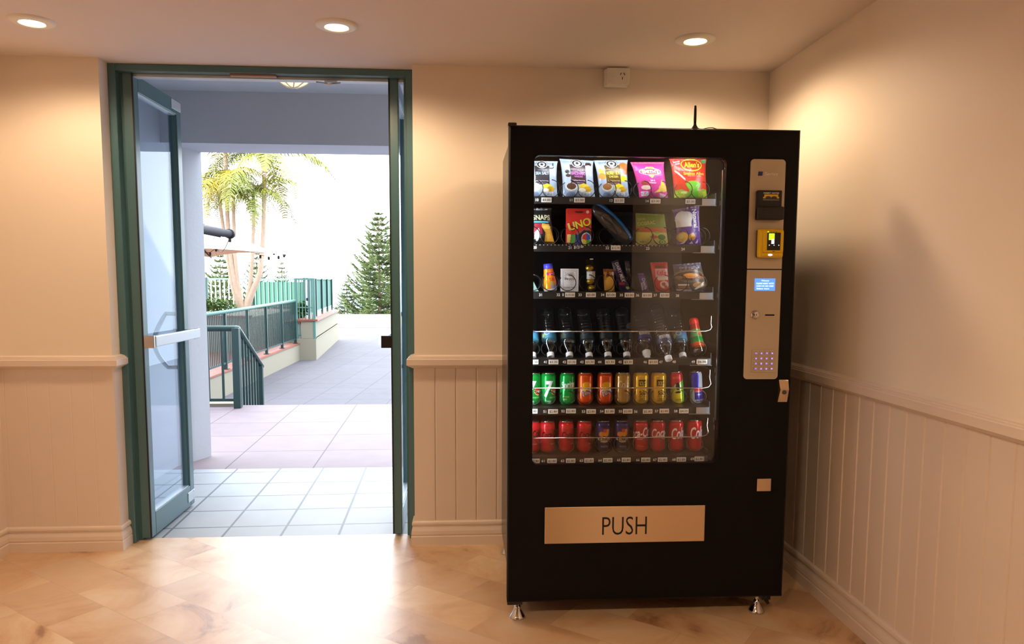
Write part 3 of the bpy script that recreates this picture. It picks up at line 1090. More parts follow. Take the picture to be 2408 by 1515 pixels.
t = empty('festoon_lights', (0, 0, 0))
tag(t, 'string of small festoon bulbs hanging along the umbrella edge', 'string lights')
pts = [Vector((-2.98, 10.0, 1.84)), Vector((-4.261, 13.500, 1.848)), Vector((-4.364, 13.500, 1.774)), Vector((-5.2, 13.2, 1.72))]
wire = MB()
wire.tube([pts[0]] + [pts[0].lerp(pts[1], u) - Vector((0, 0, 0.12 * sin(pi * u))) for u in (0.25, 0.5, 0.75)] + pts[1:], 0.005, 5)
edge = [Vector((-3.514, 13.500, 1.736)), Vector((-3.370, 13.500, 1.708)), Vector((-3.281, 13.500, 1.796)), Vector((-3.203, 13.500, 1.724)), Vector((-3.108, 13.500, 1.753))]
wire.tube(edge, 0.004, 5)
wire.build('cable', M['gasket'], t)
for p in pts[:3] + edge:
    s = MB().lathe([(0.017, -0.055), (0.02, -0.01), (0.012, 0.0)], 10).build('bulb_socket', M['gasket'], t, loc=p)
    MB().lathe([(0.003, -0.115), (0.02, -0.105), (0.028, -0.085), (0.022, -0.062), (0.014, -0.055)], 10).build('bulb', M['pet'], s)

# ------------------------------------------------------------------ the vending machine
MX0, MX1, MY0, MY1, MZ0, MZ1 = 0.165, 1.243, 2.78, 3.585, 0.078, 1.860
HX0, HX1, HZ0, HZ1 = 0.2575, 0.967, 0.614, 1.755          # window opening
VB = Vector((0.704, 3.18, 0.0))
vm = empty('vending_machine', VB)
tag(vm, 'tall black vending machine with a lit glass front full of snacks and drinks', 'vending machine')
def vp(name, mb, m, parent=None, label=None):
    o = mb.build(name, m, parent or vm, loc=None if parent else -VB)
    if label:
        o['label'] = label
    return o

def rounded(x0, x1, z0, z1, r, n=8):
    pts = []
    for cx, cz, a0 in ((x1 - r, z1 - r, 0), (x0 + r, z1 - r, pi / 2), (x0 + r, z0 + r, pi), (x1 - r, z0 + r, 1.5 * pi)):
        for k in range(n + 1):
            a = a0 + (pi / 2) * k / n
            pts.append((cx + r * cos(a), cz + r * sin(a)))
    return pts

# door slab with the window cut through
mb = MB()
inner = rounded(HX0, HX1, HZ0, HZ1, 0.022)
q = len(inner) // 4
bev = 0.006
outer = [(MX1, MZ1), (MX0, MZ1), (MX0, MZ0), (MX1, MZ0)]
outf = [(MX1 - bev, MZ1 - bev), (MX0 + bev, MZ1 - bev), (MX0 + bev, MZ0 + bev), (MX1 - bev, MZ0 + bev)]
yb = MY0 + 0.052
v = [(x, MY0, z) for x, z in inner] + [(x, MY0, z) for x, z in outf] + [(x, MY0 + bev, z) for x, z in outer] + [(x, yb, z) for x, z in outer] + [(x, MY0 + 0.025, z) for x, z in inner] + [(x, yb, z) for x, z in rounded(HX0 - 0.034, HX1 + 0.022, HZ0 - 0.034, HZ1 + 0.03, 0.03)]
n = len(inner)
f = []
for k in range(4):
    for j in range(q - 1):
        f.append((k * q + j, n + k, k * q + j + 1))
    k2 = (k + 1) % 4
    f.append((k * q + q - 1, n + k, n + k2, k2 * q))
for k in range(4):
    k2 = (k + 1) % 4
    f.append((n + k, n + 4 + k, n + 4 + k2, n + k2))
    f.append((n + 4 + k, n + 8 + k, n + 8 + k2, n + 4 + k2))
for j in range(n):
    j2 = (j + 1) % n
    f.append((j, j2, n + 12 + j2, n + 12 + j))
    f.append((n + 12 + j, n + 12 + j2, 2 * n + 12 + j2, 2 * n + 12 + j))
mb.add(v, f)
vp('door_panel', mb, M['black'])
mb = MB()
KX0, KX1 = MX0 + 0.020, MX1 - 0.036          # the cabinet is a little narrower than its door
mb.bbox(KX0, KX0 + 0.011, yb, MY1, MZ0 + 0.006, MZ1 - 0.004, 0.002)
mb.bbox(KX1 - 0.011, KX1, yb, MY1, MZ0 + 0.006, MZ1 - 0.004, 0.002)
mb.box(KX0 + 0.011, KX1 - 0.011, yb, MY1, MZ1 - 0.03, MZ1 - 0.004)
mb.box(KX0 + 0.011, KX1 - 0.011, yb, MY1, MZ0 + 0.02, MZ0 + 0.05)
mb.box(KX0 + 0.011, KX1 - 0.011, MY1 - 0.03, MY1, MZ0 + 0.05, MZ1 - 0.03)
mb.bbox(MX0 - 0.003, MX0 + 0.028, MY0 - 0.004, MY0 + 0.03, MZ1 - 0.006, MZ1 + 0.008, 0.003)
mb.bbox(MX0 + 0.001, MX0 + 0.06, MY0 + 0.004, MY0 + 0.05, MZ0 - 0.012, MZ0 + 0.004, 0.003)
vp('cabinet', mb, M['side_black'])
CX0, CX1, CY1 = 0.206, 1.006, 3.46
mb = MB()
mb.box(CX0 - 0.008, CX0, yb + 0.002, CY1, 0.585, 1.80)
mb.box(CX1, CX1 + 0.008, yb + 0.002, CY1, 0.585, 1.80)
mb.box(CX0, CX1, CY1, CY1 + 0.008, 0.585, 1.80)
mb.box(CX0, CX1, yb + 0.002, CY1, 0.575, 0.585)
mb.box(CX0, CX1, yb + 0.002, CY1, 1.80, 1.808)
vp('case_lining', mb, M['case_black'])
mb = MB().box(HX0 - 0.012, HX1 + 0.012, MY0 + 0.020, MY0 + 0.025, HZ0 - 0.012, HZ1 + 0.012)
# the sheet sits in a groove of the door slab, just inside the opening
mb = MB()
gp = rounded(HX0 + 0.0006, HX1 - 0.0006, HZ0 + 0.0006, HZ1 - 0.0006, 0.0215)
v = [(x, MY0 + 0.018, z) for x, z in gp] + [(x, MY0 + 0.023, z) for x, z in gp]
mb.add(v, [tuple(range(n))[::-1], tuple(range(n, 2 * n))] + [(k, (k + 1) % n, n + (k + 1) % n, n + k) for k in range(n)])
vp('glass_pane', mb, M['case_glass'])
mb = MB()
mb.box(HX1 - 0.0045, HX1 - 0.0008, MY0 + 0.026, MY0 + 0.034, HZ0 + 0.16, HZ1 - 0.04)
vp('edge_strip', mb, M['alu'])
mb = MB()
for k, z in enumerate((1.63, 1.60, 1.45, 1.43, 1.27, 1.24, 1.08, 0.94, 0.91, 0.74, 0.71)):
    mb.box(CX1 - 0.0015, CX1, 2.94 + 0.01 * (k % 2), 2.948 + 0.01 * (k % 2), z, z + 0.018)
vp('shelf_slot', mb, M['grey_ink'])

# strip lights inside the case
def strip(name, x0, x1, y0, y1, z0, z1, energy, loc, aim, sx, sy):
    o = vp(name, MB().bbox(x0, x1, y0, y1, z0, z1, 0.002), M['led'])
    ld = bpy.data.lights.new('case_light', 'AREA')
    ld.shape = 'RECTANGLE'
    ld.size, ld.size_y = sx, sy
    ld.energy = energy
    ld.color = (0.93, 0.97, 1.0)
    lo = bpy.data.objects.new('case_light', ld)
    COL.objects.link(lo)
    lo.parent = o
    lo.location = loc
    z = -Vector(aim).normalized()
    up = Vector((0, 0, 1)) if abs(z.z) < 0.9 else Vector((0, 1, 0))
    x = up.cross(z).normalized()
    y = z.cross(x)
    lo.rotation_euler = Matrix((x, y, z)).transposed().to_euler()
strip('light_tube', 0.209, 0.222, 2.838, 2.852, 0.70, 1.76, CASE_L, (0.228, 2.850, 1.23), (1, 0.75, 0), 0.012, 1.05)
strip('light_tube', 0.990, 1.003, 2.838, 2.852, 0.70, 1.76, CASE_R, (0.986, 2.850, 1.23), (-1, 0.75, 0), 0.012, 1.05)
strip('light_tube', 0.30, 0.92, 2.850, 2.864, 1.786, 1.799, CASE_T, (0.61, 2.858, 1.783), (0, 0.35, -1), 0.60, 0.012)

# shelves, labels
ROWZ = [(0.4327, 1.6178)[1], (0.4350, 1.4397)[1], (0.4373, 1.2617)[1], (0.4407, 1.0064)[1], (0.4432, 0.8156)[1], (0.4457, 0.6225)[1]]
SX0, SX1 = 0.214, 0.962
def shelf(z, perf):
    mb = MB()
    mb.box(SX0, SX1, 2.872, 3.44, z - 0.003, z)
    mb.box(SX0, SX1, 2.8685, 2.872, z - 0.027, z + 0.0008)
    mb.box(SX0, SX0 + 0.003, 2.872, 3.44, z, z + 0.02)
    mb.box(SX1 - 0.003, SX1, 2.872, 3.44, z, z + 0.02)
    o = vp('shelf', mb, M['shelf'])
    e = MB()
    e.box(SX1 - 0.055, SX1 - 0.004, 2.8670, 2.8685, z - 0.026, z - 0.002)
    e.box(SX1 - 0.085, SX1, 2.8655, 2.8685, z - 0.0285, z - 0.027)
    vp('lip_plate', e, M['alu'], o)
    if perf:
        p = MB()
        for k in range(36):
            x = 0.275 + 0.0143 * k
            p.box(x - 0.0013, x + 0.0013, 2.8678, 2.8685, z - 0.0035, z - 0.001)
        vp('rivet', p, M['white_ink'], o)
    return o
for k, z in enumerate(ROWZ):
    shelf(z, k == 1)

TAGS = [  # slot number and its place, price and the sticker's ends: (row, number, x, sticker x0, x1, z, price)
    ('10', 0.2770, 1.6050, 0.2931, 0.3315, 1.5962, 1.6138, '$3.00', 0),
    ('11', 0.4054, 1.6057, 0.4167, 0.4570, 1.5969, 1.6145, '$3.00', 0),
    ('13', 0.5573, 1.6058, 0.5686, 0.6076, 1.5970, 1.6146, '$3.00', 0),
    ('14', 0.6955, 1.6050, 0.7069, 0.7461, 1.5962, 1.6138, '$3.00', 0),
    ('', 0.0000, 1.6051, 0.8428, 0.8805, 1.5963, 1.6139, '$5.00', 0),
    ('20', 0.2704, 1.4281, 0.0000, 0.0000, 1.4193, 1.4369, '', 0),
    ('21', 0.4027, 1.4283, 0.0000, 0.0000, 1.4195, 1.4371, '', 0),
    ('22', 0.5457, 1.4285, 0.5604, 0.5963, 1.4197, 1.4373, '$12.95', 0),
    ('23', 0.7011, 1.4273, 0.0000, 0.0000, 1.4185, 1.4361, '', 0),
    ('24', 0.8377, 1.4258, 0.0000, 0.0000, 1.4170, 1.4346, '', 0),
    ('31', 0.2928, 1.2500, 0.0000, 0.0000, 1.2412, 1.2588, '', 0),
    ('32', 0.3609, 1.2502, 0.3870, 0.4244, 1.2414, 1.2590, '$10.00', 0),
    ('33', 0.4440, 1.2505, 0.4669, 0.5045, 1.2417, 1.2593, '$3.00', 1),
    ('34', 0.5307, 1.2508, 0.5438, 0.5815, 1.2420, 1.2596, '$3.00', 1),
    ('35', 0.6029, 1.2502, 0.6160, 0.6522, 1.2414, 1.2590, '$3.00', 1),
    ('36', 0.6654, 1.2496, 0.6835, 0.7215, 1.2408, 1.2584, '$3.00', 1),
    ('37', 0.7347, 1.2498, 0.7529, 0.7893, 1.2410, 1.2586, '$3.00', 0),
    ('38', 0.8209, 1.2485, 0.0000, 0.0000, 1.2397, 1.2573, '', 0),
    ('', 0.0000, 0.9937, 0.2491, 0.2867, 0.9849, 1.0025, '$3.30', 0),
    ('41', 0.3129, 0.9935, 0.3260, 0.3636, 0.9847, 1.0023, '$3.30', 0),
    ('42', 0.3866, 0.9934, 0.3981, 0.4326, 0.9846, 1.0022, '$3.30', 0),
    ('43', 0.4540, 0.9932, 0.4672, 0.5035, 0.9844, 1.0020, '$3.30', 0),
    ('44', 0.5233, 0.9930, 0.5448, 0.5828, 0.9842, 1.0018, '$3.30', 0),
    ('45', 0.6027, 0.9928, 0.6160, 0.6525, 0.9840, 1.0016, '$3.30', 1),
    ('46', 0.7007, 0.9926, 0.7140, 0.7507, 0.9838, 1.0014, '$5.50', 1),
    ('47', 0.7624, 0.9925, 0.0000, 0.0000, 0.9837, 1.0013, '', 0),
    ('48', 0.8142, 0.9932, 0.0000, 0.0000, 0.9844, 1.0020, '', 0),
    ('49', 0.8896, 0.9930, 0.9030, 0.9450, 0.9842, 1.0018, '$6.00', 0),
    ('', 0.0000, 0.8028, 0.2471, 0.2849, 0.7940, 0.8116, '$2.80', 0),
    ('51', 0.3129, 0.8015, 0.3261, 0.3640, 0.7927, 0.8103, '$2.80', 1),
    ('52', 0.3838, 0.8027, 0.3954, 0.4334, 0.7939, 0.8115, '$2.80', 0),
    ('53', 0.4633, 0.8005, 0.4749, 0.5114, 0.7917, 0.8093, '$2.80', 1),
    ('54', 0.5346, 0.8009, 0.5463, 0.5846, 0.7921, 0.8097, '$2.80', 1),
    ('55', 0.6079, 0.8004, 0.6179, 0.6547, 0.7916, 0.8092, '$2.80', 1),
    ('56', 0.6681, 0.7992, 0.6966, 0.7334, 0.7904, 0.8080, '$2.80', 1),
    ('57', 0.7502, 0.8003, 0.7619, 0.7989, 0.7915, 0.8091, '$2.80', 1),
    ('58', 0.8259, 0.7998, 0.8393, 0.8764, 0.7910, 0.8086, '$4.00', 0),
    ('59', 0.9220, 0.8009, 0.0000, 0.0000, 0.7921, 0.8097, '', 0),
    ('', 0.0000, 0.6077, 0.2583, 0.2947, 0.5989, 0.6165, '$2.80', 1),
    ('61', 0.3080, 0.6071, 0.3245, 0.3611, 0.5983, 0.6159, '$2.80', 1),
    ('62', 0.3843, 0.6071, 0.3976, 0.4342, 0.5983, 0.6159, '$2.80', 1),
    ('63', 0.4576, 0.6072, 0.4693, 0.5060, 0.5984, 0.6160, '$2.80', 1),
    ('64', 0.5311, 0.6072, 0.5428, 0.5797, 0.5984, 0.6160, '$2.80', 1),
    ('65', 0.6048, 0.6081, 0.6165, 0.6518, 0.5993, 0.6169, '$2.80', 1),
    ('66', 0.6805, 0.6073, 0.6939, 0.7294, 0.5985, 0.6161, '$2.80', 1),
    ('67', 0.7479, 0.6074, 0.7597, 0.7970, 0.5986, 0.6162, '$2.80', 1),
    ('68', 0.8240, 0.6074, 0.8342, 0.8716, 0.5986, 0.6162, '$2.80', 1),
    ('69', 0.8970, 0.6092, 0.9055, 0.9429, 0.6004, 0.6180, '$2.80', 1),
]
for num, nx, nz_, x0, x1, z0, z1, price, dim in TAGS:
    if num:
        mb = MB()
        put_text(mb, num, nx, nz_, 0.0098, 2.8676, bold=0.02, mi=0)
        vp('slot_number', mb, M['white_ink'])
    if price:
        mb = MB()
        if x1 > x0:
            mb.box(x0, x1, 2.8668, 2.8684, z0, z1, 0)
            put_text(mb, price, (x0 + x1) / 2, (z0 + z1) / 2, (z1 - z0) * 0.5, 2.8664, width=(x1 - x0) * min(0.84, 0.16 * len(price)), bold=0.012, mi=1)
        vp('price_tag', mb, [M['white'], M['ink' if dim else 'grey_ink']])
mb = MB()
cx, cz = (0.4351, 1.4301)
put_text(mb, '$15', cx - 0.006, cz, 0.0105, 2.8676, bold=0.015, shear=0.15)
put_text(mb, '00', cx + 0.014, cz + 0.002, 0.008, 2.8676, bold=0.015, shear=0.15)
vp('price_tag', mb, M['white_ink'], label='handwritten white price')
mb = MB()
cx, cz = (0.3788, 1.2511)
put_text(mb, '$', cx, cz, 0.0095, 2.8676, bold=0.015)
vp('price_tag', mb, M['white_ink'], label='white dollar sign')

# spiral coils: (x, row, radius, turns)
def coil(x, z, r, turns=4, pitch=0.048, y0=2.903, ph=0.0):
    pts = []
    n = int(turns * 22)
    for k in range(n + 1):
        a = ph + 2 * pi * k / 22
        pts.append((x + r * sin(a), y0 + pitch * k / 22, z + r * cos(a)))
    vp('coil', MB().tube(pts, 0.0017, 6), M['coil'])
for x, row, r in (
    (0.2726, 0, 0.0317), (0.3359, 0, 0.0317), (0.4075, 0, 0.0317), (0.4728, 0, 0.0317), (0.5531, 0, 0.0317),
    (0.6155, 0, 0.0317), (0.6897, 0, 0.0317), (0.7591, 0, 0.0317), (0.8503, 0, 0.0317), (0.9169, 0, 0.0317),
    (0.2610, 1, 0.0333), (0.3329, 1, 0.0333), (0.4115, 1, 0.0333), (0.4674, 1, 0.0333), (0.5597, 1, 0.0333),
    (0.6226, 1, 0.0333), (0.6972, 1, 0.0333), (0.7721, 1, 0.0333), (0.8389, 1, 0.0333), (0.9227, 1, 0.0333),
    (0.2688, 2, 0.0308), (0.3362, 2, 0.0308), (0.4037, 2, 0.0308), (0.4830, 2, 0.0308), (0.5527, 2, 0.0308),
    (0.6259, 2, 0.0308), (0.6943, 2, 0.0308), (0.7797, 2, 0.0308), (0.8435, 2, 0.0308), (0.9193, 2, 0.0308),
    (0.2673, 3, 0.0283), (0.3336, 3, 0.0283), (0.4083, 3, 0.0283), (0.4833, 3, 0.0283), (0.5586, 3, 0.0283),
    (0.6307, 3, 0.0283), (0.7098, 3, 0.0283), (0.7858, 3, 0.0283), (0.8519, 3, 0.0283), (0.9266, 3, 0.0283),
    (0.2719, 4, 0.0283), (0.3319, 4, 0.0283), (0.4088, 4, 0.0283), (0.4792, 4, 0.0283), (0.5583, 4, 0.0283),
    (0.6292, 4, 0.0283), (0.7020, 4, 0.0283), (0.7733, 4, 0.0283), (0.8534, 4, 0.0283), (0.9320, 4, 0.0283),
    (0.2734, 5, 0.0283), (0.3321, 5, 0.0283), (0.4061, 5, 0.0283), (0.4787, 5, 0.0283), (0.5549, 5, 0.0283),
    (0.6280, 5, 0.0283), (0.7063, 5, 0.0283), (0.7747, 5, 0.0283), (0.8485, 5, 0.0283), (0.9242, 5, 0.0283),
):
    coil(x, ROWZ[row] + r + 0.003, r, turns=3.6 if row < 3 else 2.6)

# bright wires across the drink shelves
for p in (([(0.24, (0.2753, 1.1093)[1]), (0.6844, 1.1095), (0.9395, 1.1113), (0.9581, 1.1163), (0.9647, 1.1264), (0.9608, 1.1398), (0.9617, 1.1684)]),
          ([(0.24, (0.2769, 0.8906)[1]), (0.6890, 0.8888), (0.9374, 0.8877), (0.9596, 0.8927), (0.9679, 0.9046), (0.9620, 0.9285), (0.9629, 0.9574)]),
          ([(0.24, (0.2784, 0.6942)[1]), (0.6931, 0.6924), (0.9344, 0.6937), (0.9550, 0.6987), (0.9633, 0.7107), (0.9573, 0.7384), (0.9600, 0.7659)])):
    pts = [(x, 2.885, z) for x, z in p]
    x, y, z = pts[-1]
    pts += [(x, 2.905, z + 0.004), (x, 3.05, z + 0.004)]
    vp('retaining_wire', MB().tube(pts, 0.0024, 8), M['wire'])

# control panel
def plate(x0, x1, z0, z1, r, tops, th=0.004):
    pts = []
    for cx, cz, a0, up in ((x1, z1, 0, 1), (x0, z1, pi / 2, 1), (x0, z0, pi, 0), (x1, z0, 1.5 * pi, 0)):
        if bool(up) == tops:
            for k in range(7):
                a = a0 + (pi / 2) * k / 6
                pts.append((cx + (-r if cx == x1 else r) + r * cos(a), cz + (-r if up else r) + r * sin(a)))
        else:
            pts.append((cx, cz))
    m = len(pts)
    v = [(x, MY0 - th, z) for x, z in pts] + [(x, MY0 + 0.0002, z) for x, z in pts]
    b = MB()
    b.add(v, [tuple(range(m))[::-1], tuple(range(m, 2 * m))] + [(k, (k + 1) % m, m + (k + 1) % m, m + k) for k in range(m)])
    return b
PX0, PX1 = 1.056, 1.188
up = vp('control_panel', plate(PX0, PX1, 1.351, 1.752, 0.014, True), M['panel'])
lo = vp('control_panel', plate(PX0, PX1, 0.936, 1.347, 0.014, False), M['panel'])
yf = MY0 - 0.004
mb = MB()
cx, cz = (1.0934, 1.6993)
mb.prism([(-0.009, -0.0075), (0.007, -0.0075), (0.009, 0.0075), (-0.007, 0.0075)], 0, 0.002, 0,
         Matrix.Translation((cx, yf, cz)) @ Matrix.Rotation(pi / 2, 4, 'X'))
put_text(mb, 'Series', (1.1336, 1.6983)[0], cz, 0.0125, yf - 0.0012, width=0.052, bold=0.012, shear=0.25, mi=1)
vp('maker_badge', mb, [mat('badge_blue', (24, 44, 120), 0.4), M['white_ink']], up)
x0, z1 = (1.0780, 1.6373); x1, z0 = (1.1709, 1.5296)
mb = MB()
mb.bbox(x0, x1, yf - 0.022, yf, z0, z1, 0.004)
mb.bbox(x0, x1 + 0.004, yf - 0.040, yf, z0, z0 + 0.048, 0.006)
mb.box(x0 + 0.016, x1 - 0.012, yf - 0.0410, yf - 0.039, z0 + 0.030, z0 + 0.034)
ba = vp('note_acceptor', mb, M['plastic_black'], up)
mb = MB()
xm = (x0 + x1) / 2 + 0.004
put_text(mb, 'INSERT NOTES', xm, z1 - 0.0105, 0.0052, yf - 0.0226, width=0.058, bold=0.02, mi=0)
mb.box(xm - 0.026, xm + 0.026, yf - 0.0227, yf - 0.0221, z1 - 0.028, z1 - 0.0155, 1)
mb.box(xm - 0.030, xm + 0.030, yf - 0.0225, yf - 0.0221, z1 - 0.030, z1 - 0.024, 1)
for k in (-0.011, 0.011):
    mb.lathe([(0.009, 0), (0.009, 0.0006)], 16, 2, Matrix.Translation((xm + k, yf - 0.0227, z1 - 0.027)) @ Matrix.Rotation(pi / 2, 4, 'X') @ Matrix.Diagonal((1.2, 0.6, 1, 1)))
mb.box(xm - 0.031, xm + 0.031, yf - 0.0224, yf - 0.0221, z1 - 0.0355, z1 - 0.0345, 0)
vp('instruction_sticker', mb, [M['white_ink'], M['yellow'], M['grey_ink']], ba)

x0, z1 = (1.0831, 1.4960); x1, z0 = (1.1779, 1.3915)
mb = MB()
mb.bbox(x0 + 0.002, x1 + 0.002, yf - 0.014, yf, z0 + 0.001, z1 - 0.002, 0.005, 1)
mb.bbox(x0, x1, yf - 0.036, yf - 0.010, z0, z1, 0.008)
mb.bbox(x0 + 0.014, x1 - 0.004, yf - 0.043, yf - 0.034, z0 + 0.018, z1 - 0.006, 0.004)
mb.bbox(x0 + 0.010, x1 - 0.012, yf - 0.041, yf - 0.033, z0 + 0.004, z0 + 0.018, 0.004)
cr = vp('card_reader', mb, [M['yellow'], M['plastic_black']], up, 'bright yellow card reader')
ys = yf - 0.0432
a0, b1 = (1.1111, 1.4821); a1, b0 = (1.1606, 1.4182)
mb = MB().bbox(a0, a1, ys - 0.002, ys + 0.002, b0, b1, 0.001)
s1 = vp('reader_screen', mb, M['plastic_black'], cr)
mb = MB()
w, h = a1 - a0, b1 - b0
mb.box(a0 + 0.10 * w, a0 + 0.52 * w, ys - 0.0028, ys - 0.002, b0 + 0.58 * h, b1 - 0.05 * h, 0)
mb.prism([(a0 + 0.30 * w, b0 + 0.36 * h), (a0 + 0.52 * w, b0 + 0.36 * h), (a0 + 0.50 * w, b0 + 0.66 * h), (a0 + 0.30 * w, b0 + 0.60 * h)], 0, 0.0012, 1,
         Matrix.Translation((0, ys - 0.002, 0)) @ Matrix.Rotation(pi / 2, 4, 'X'))
for k in range(3):
    mb.box(a0 + (0.12 + 0.36 * k) * w, a0 + (0.18 + 0.36 * k) * w, ys - 0.0025, ys - 0.002, b0 + 0.26 * h, b0 + 0.31 * h, 1)
vp('screen_icon', mb, [M['lime'], M['hand']], cr)
mb = MB()
mb.lathe([(0.0022, 0), (0.0022, 0.0012)], 12, 1, Matrix.Translation((x0 + 0.030, ys, z1 - 0.011)) @ Matrix.Rotation(pi / 2, 4, 'X'))
for k in range(3):
    mb.box(x0 + 0.040 + 0.009 * k, x0 + 0.045 + 0.009 * k, ys - 0.0006, ys + 0.001, z1 - 0.0125, z1 - 0.0105, 0)
mb.box(x0 + 0.048, x0 + 0.058, ys - 0.0006, ys + 0.001, z0 + 0.0215, z0 + 0.0235, 0)
mb.lathe([(0.0075, 0), (0.006, 0.0012)], 16, 2, Matrix.Translation((x0 + 0.042, yf - 0.0405, z0 + 0.010)) @ Matrix.Rotation(pi / 2, 4, 'X') @ Matrix.Diagonal((1.3, 0.6, 1, 1)))
vp('indicator', mb, [M['ink'], M['lime'], M['hand']], cr)

x0, z1 = (1.0864, 1.3152); x1, z0 = (1.1648, 1.2696)
lc = vp('display', MB().bbox(x0, x1, yf - 0.002, yf + 0.001, z0, z1, 0.001), M['lcd'], lo)
mb = MB()
xm = (x0 + x1) / 2
put_text(mb, 'Welcome', xm, z1 - 0.008, 0.0055, yf - 0.0024, width=0.030, bold=0.012)
put_text(mb, 'PLEASE INSERT NOTE', xm, z1 - 0.0185, 0.0055, yf - 0.0024, width=0.066, bold=0.012)
put_text(mb, 'COIN OR USE CARD', xm, z1 - 0.028, 0.0055, yf - 0.0024, width=0.066, bold=0.012)
put_text(mb, 'Select item', xm - 0.008, z1 - 0.0375, 0.0055, yf - 0.0024, width=0.048, bold=0.012)
vp('display_lettering', mb, M['lcd_text'], lc)
cx, cz = (1.0913, 1.1802)
R90 = Matrix.Rotation(pi / 2, 4, 'X')
mb = MB()
mb.lathe([(0.016, 0.0), (0.016, 0.003), (0.0125, 0.004), (0.0125, 0.016), (0.011, 0.018), (0.004, 0.0175)], 28, 0, Matrix.Translation((cx, yf, cz)) @ R90)
mb.box(cx - 0.001, cx + 0.001, yf - 0.0182, yf - 0.017, cz - 0.004, cz + 0.004, 1)
vp('coin_return_button', mb, [M['chrome'], M['ink']], lo, 'round chrome knob')
x0, z0 = (1.1307, 1.1786); x1, z1 = (1.1667, 1.1787)
vp('coin_slot', MB().bbox(x0, x1, yf - 0.001, yf + 0.001, z0 - 0.0028, z0 + 0.0028, 0.0004), M['ink'], lo)
x0, z1 = (1.0846, 1.0487); x1, z0 = (1.1751, 0.9628)
kp = vp('keypad', MB().bbox(x0, x1, yf - 0.004, yf, z0, z1, 0.0015), M['panel'], lo)
w, h = (x1 - x0) / 4.4, (z1 - z0) / 4.4
for r in range(4):
    for c in range(4):
        kx, kz = x0 + (c + 0.7) * w, z1 - (r + 0.7) * h
        mb = MB().bbox(kx - 0.0068, kx + 0.0068, yf - 0.0075, yf - 0.0035, kz - 0.0056, kz + 0.0056, 0.0012, 1)
        mb.bbox(kx - 0.0048, kx + 0.0048, yf - 0.0082, yf - 0.0074, kz - 0.0036, kz + 0.0036, 0.0003, 0)
        put_text(mb, ('1', '2', '3', 'A', '4', '5', '6', 'B', '7', '8', '9', 'C', '*', '0', '#', 'D')[4 * r + c], kx, kz, 0.0045, yf - 0.0084, bold=0.01, mi=2)
        o = vp('key', mb, [M['key'], M['panel'], M['hand']], lo)

# lock handle, coin cup, flap, feet
x0, z1 = (1.1911, 0.9335); x1, z0 = (1.2277, 0.8485)
zm = z1 - 0.036
mb = MB()
v = []
for z, y in ((z1, 0.0), (z1, 0.010), (zm, 0.020), (z0, 0.006), (z0, 0.0)):
    v += [(x0 + (0.004 if z == zm else 0), MY0 - y, z), (x1, MY0 - y, z)]
mb.add(v, [(0, 1, 3, 2), (2, 3, 5, 4), (4, 5, 7, 6), (6, 7, 9, 8), (0, 2, 4, 6, 8), (9, 7, 5, 3, 1)])
lh = vp('lock_handle', mb, M['steel'], None, 'bent steel lock handle')
mb = MB().lathe([(0.008, -0.004), (0.008, 0.003), (0.005, 0.004)], 20, 0, Matrix.Translation(((x0 + x1) / 2 + 0.001, MY0 - 0.018, zm - 0.010)) @ R90)
vp('keyhole', mb, M['grey_ink'], lh)
x0, z1 = (1.1242, 0.5504); x1, z0 = (1.1796, 0.5012)
mb = MB()
mb.bbox(x0, x1, MY0 - 0.003, MY0, z0, z1, 0.0015)
mb.box(x0 + 0.001, x1 - 0.001, MY0 - 0.0045, MY0 - 0.002, z0 + 0.004, z0 + 0.006)
vp('coin_return_cup', mb, M['steel'], None, 'small square steel cup')
x0, z1 = (0.3065, 0.4505); x1, z0 = (0.9235, 0.3087)
fl = vp('delivery_flap', MB().bbox(x0, x1, MY0 - 0.005, MY0, z0, z1, 0.0015), M['steel'], None, 'wide brushed steel flap reading PUSH')
mb = MB()
cx, cz = (0.6122, 0.3761)
put_text(mb, 'PUSH', cx, cz, 0.072, MY0 - 0.0056, width=0.172, bold=-0.006)
vp('lettering', mb, M['ink'], fl)
for fx, fy in ((0.208, 2.822), (1.158, 2.822), (0.208, 3.52), (1.158, 3.52)):
    mb = MB()
    mb.lathe([(0.030, 0.001), (0.031, 0.005), (0.028, 0.010), (0.014, 0.034), (0.012, 0.040), (0.012, 0.048), (0.008, 0.050), (0.008, 0.072), (0.015, 0.074), (0.015, 0.080)], 24, 0, Matrix.Translation((fx, fy, 0)))
    vp('leg', mb, M['chrome'], None, 'chrome levelling foot')
mb = MB()
mb.prism([(1.165, 2.79), (1.20, 2.79), (1.20, 2.84), (1.165, 2.84)], MZ0 - 0.016, MZ0 + 0.003)
mb.tube([(1.178, 2.80, MZ0), (1.195, 2.80, MZ0 - 0.035)], [0.012, 0.006], 8)
mb.prism([(0.18, 2.86), (1.23, 2.86), (1.23, 2.875), (0.18, 2.875)], 0.045, MZ0 + 0.02)
vp('hinge_bracket', mb, M['plastic_black'])

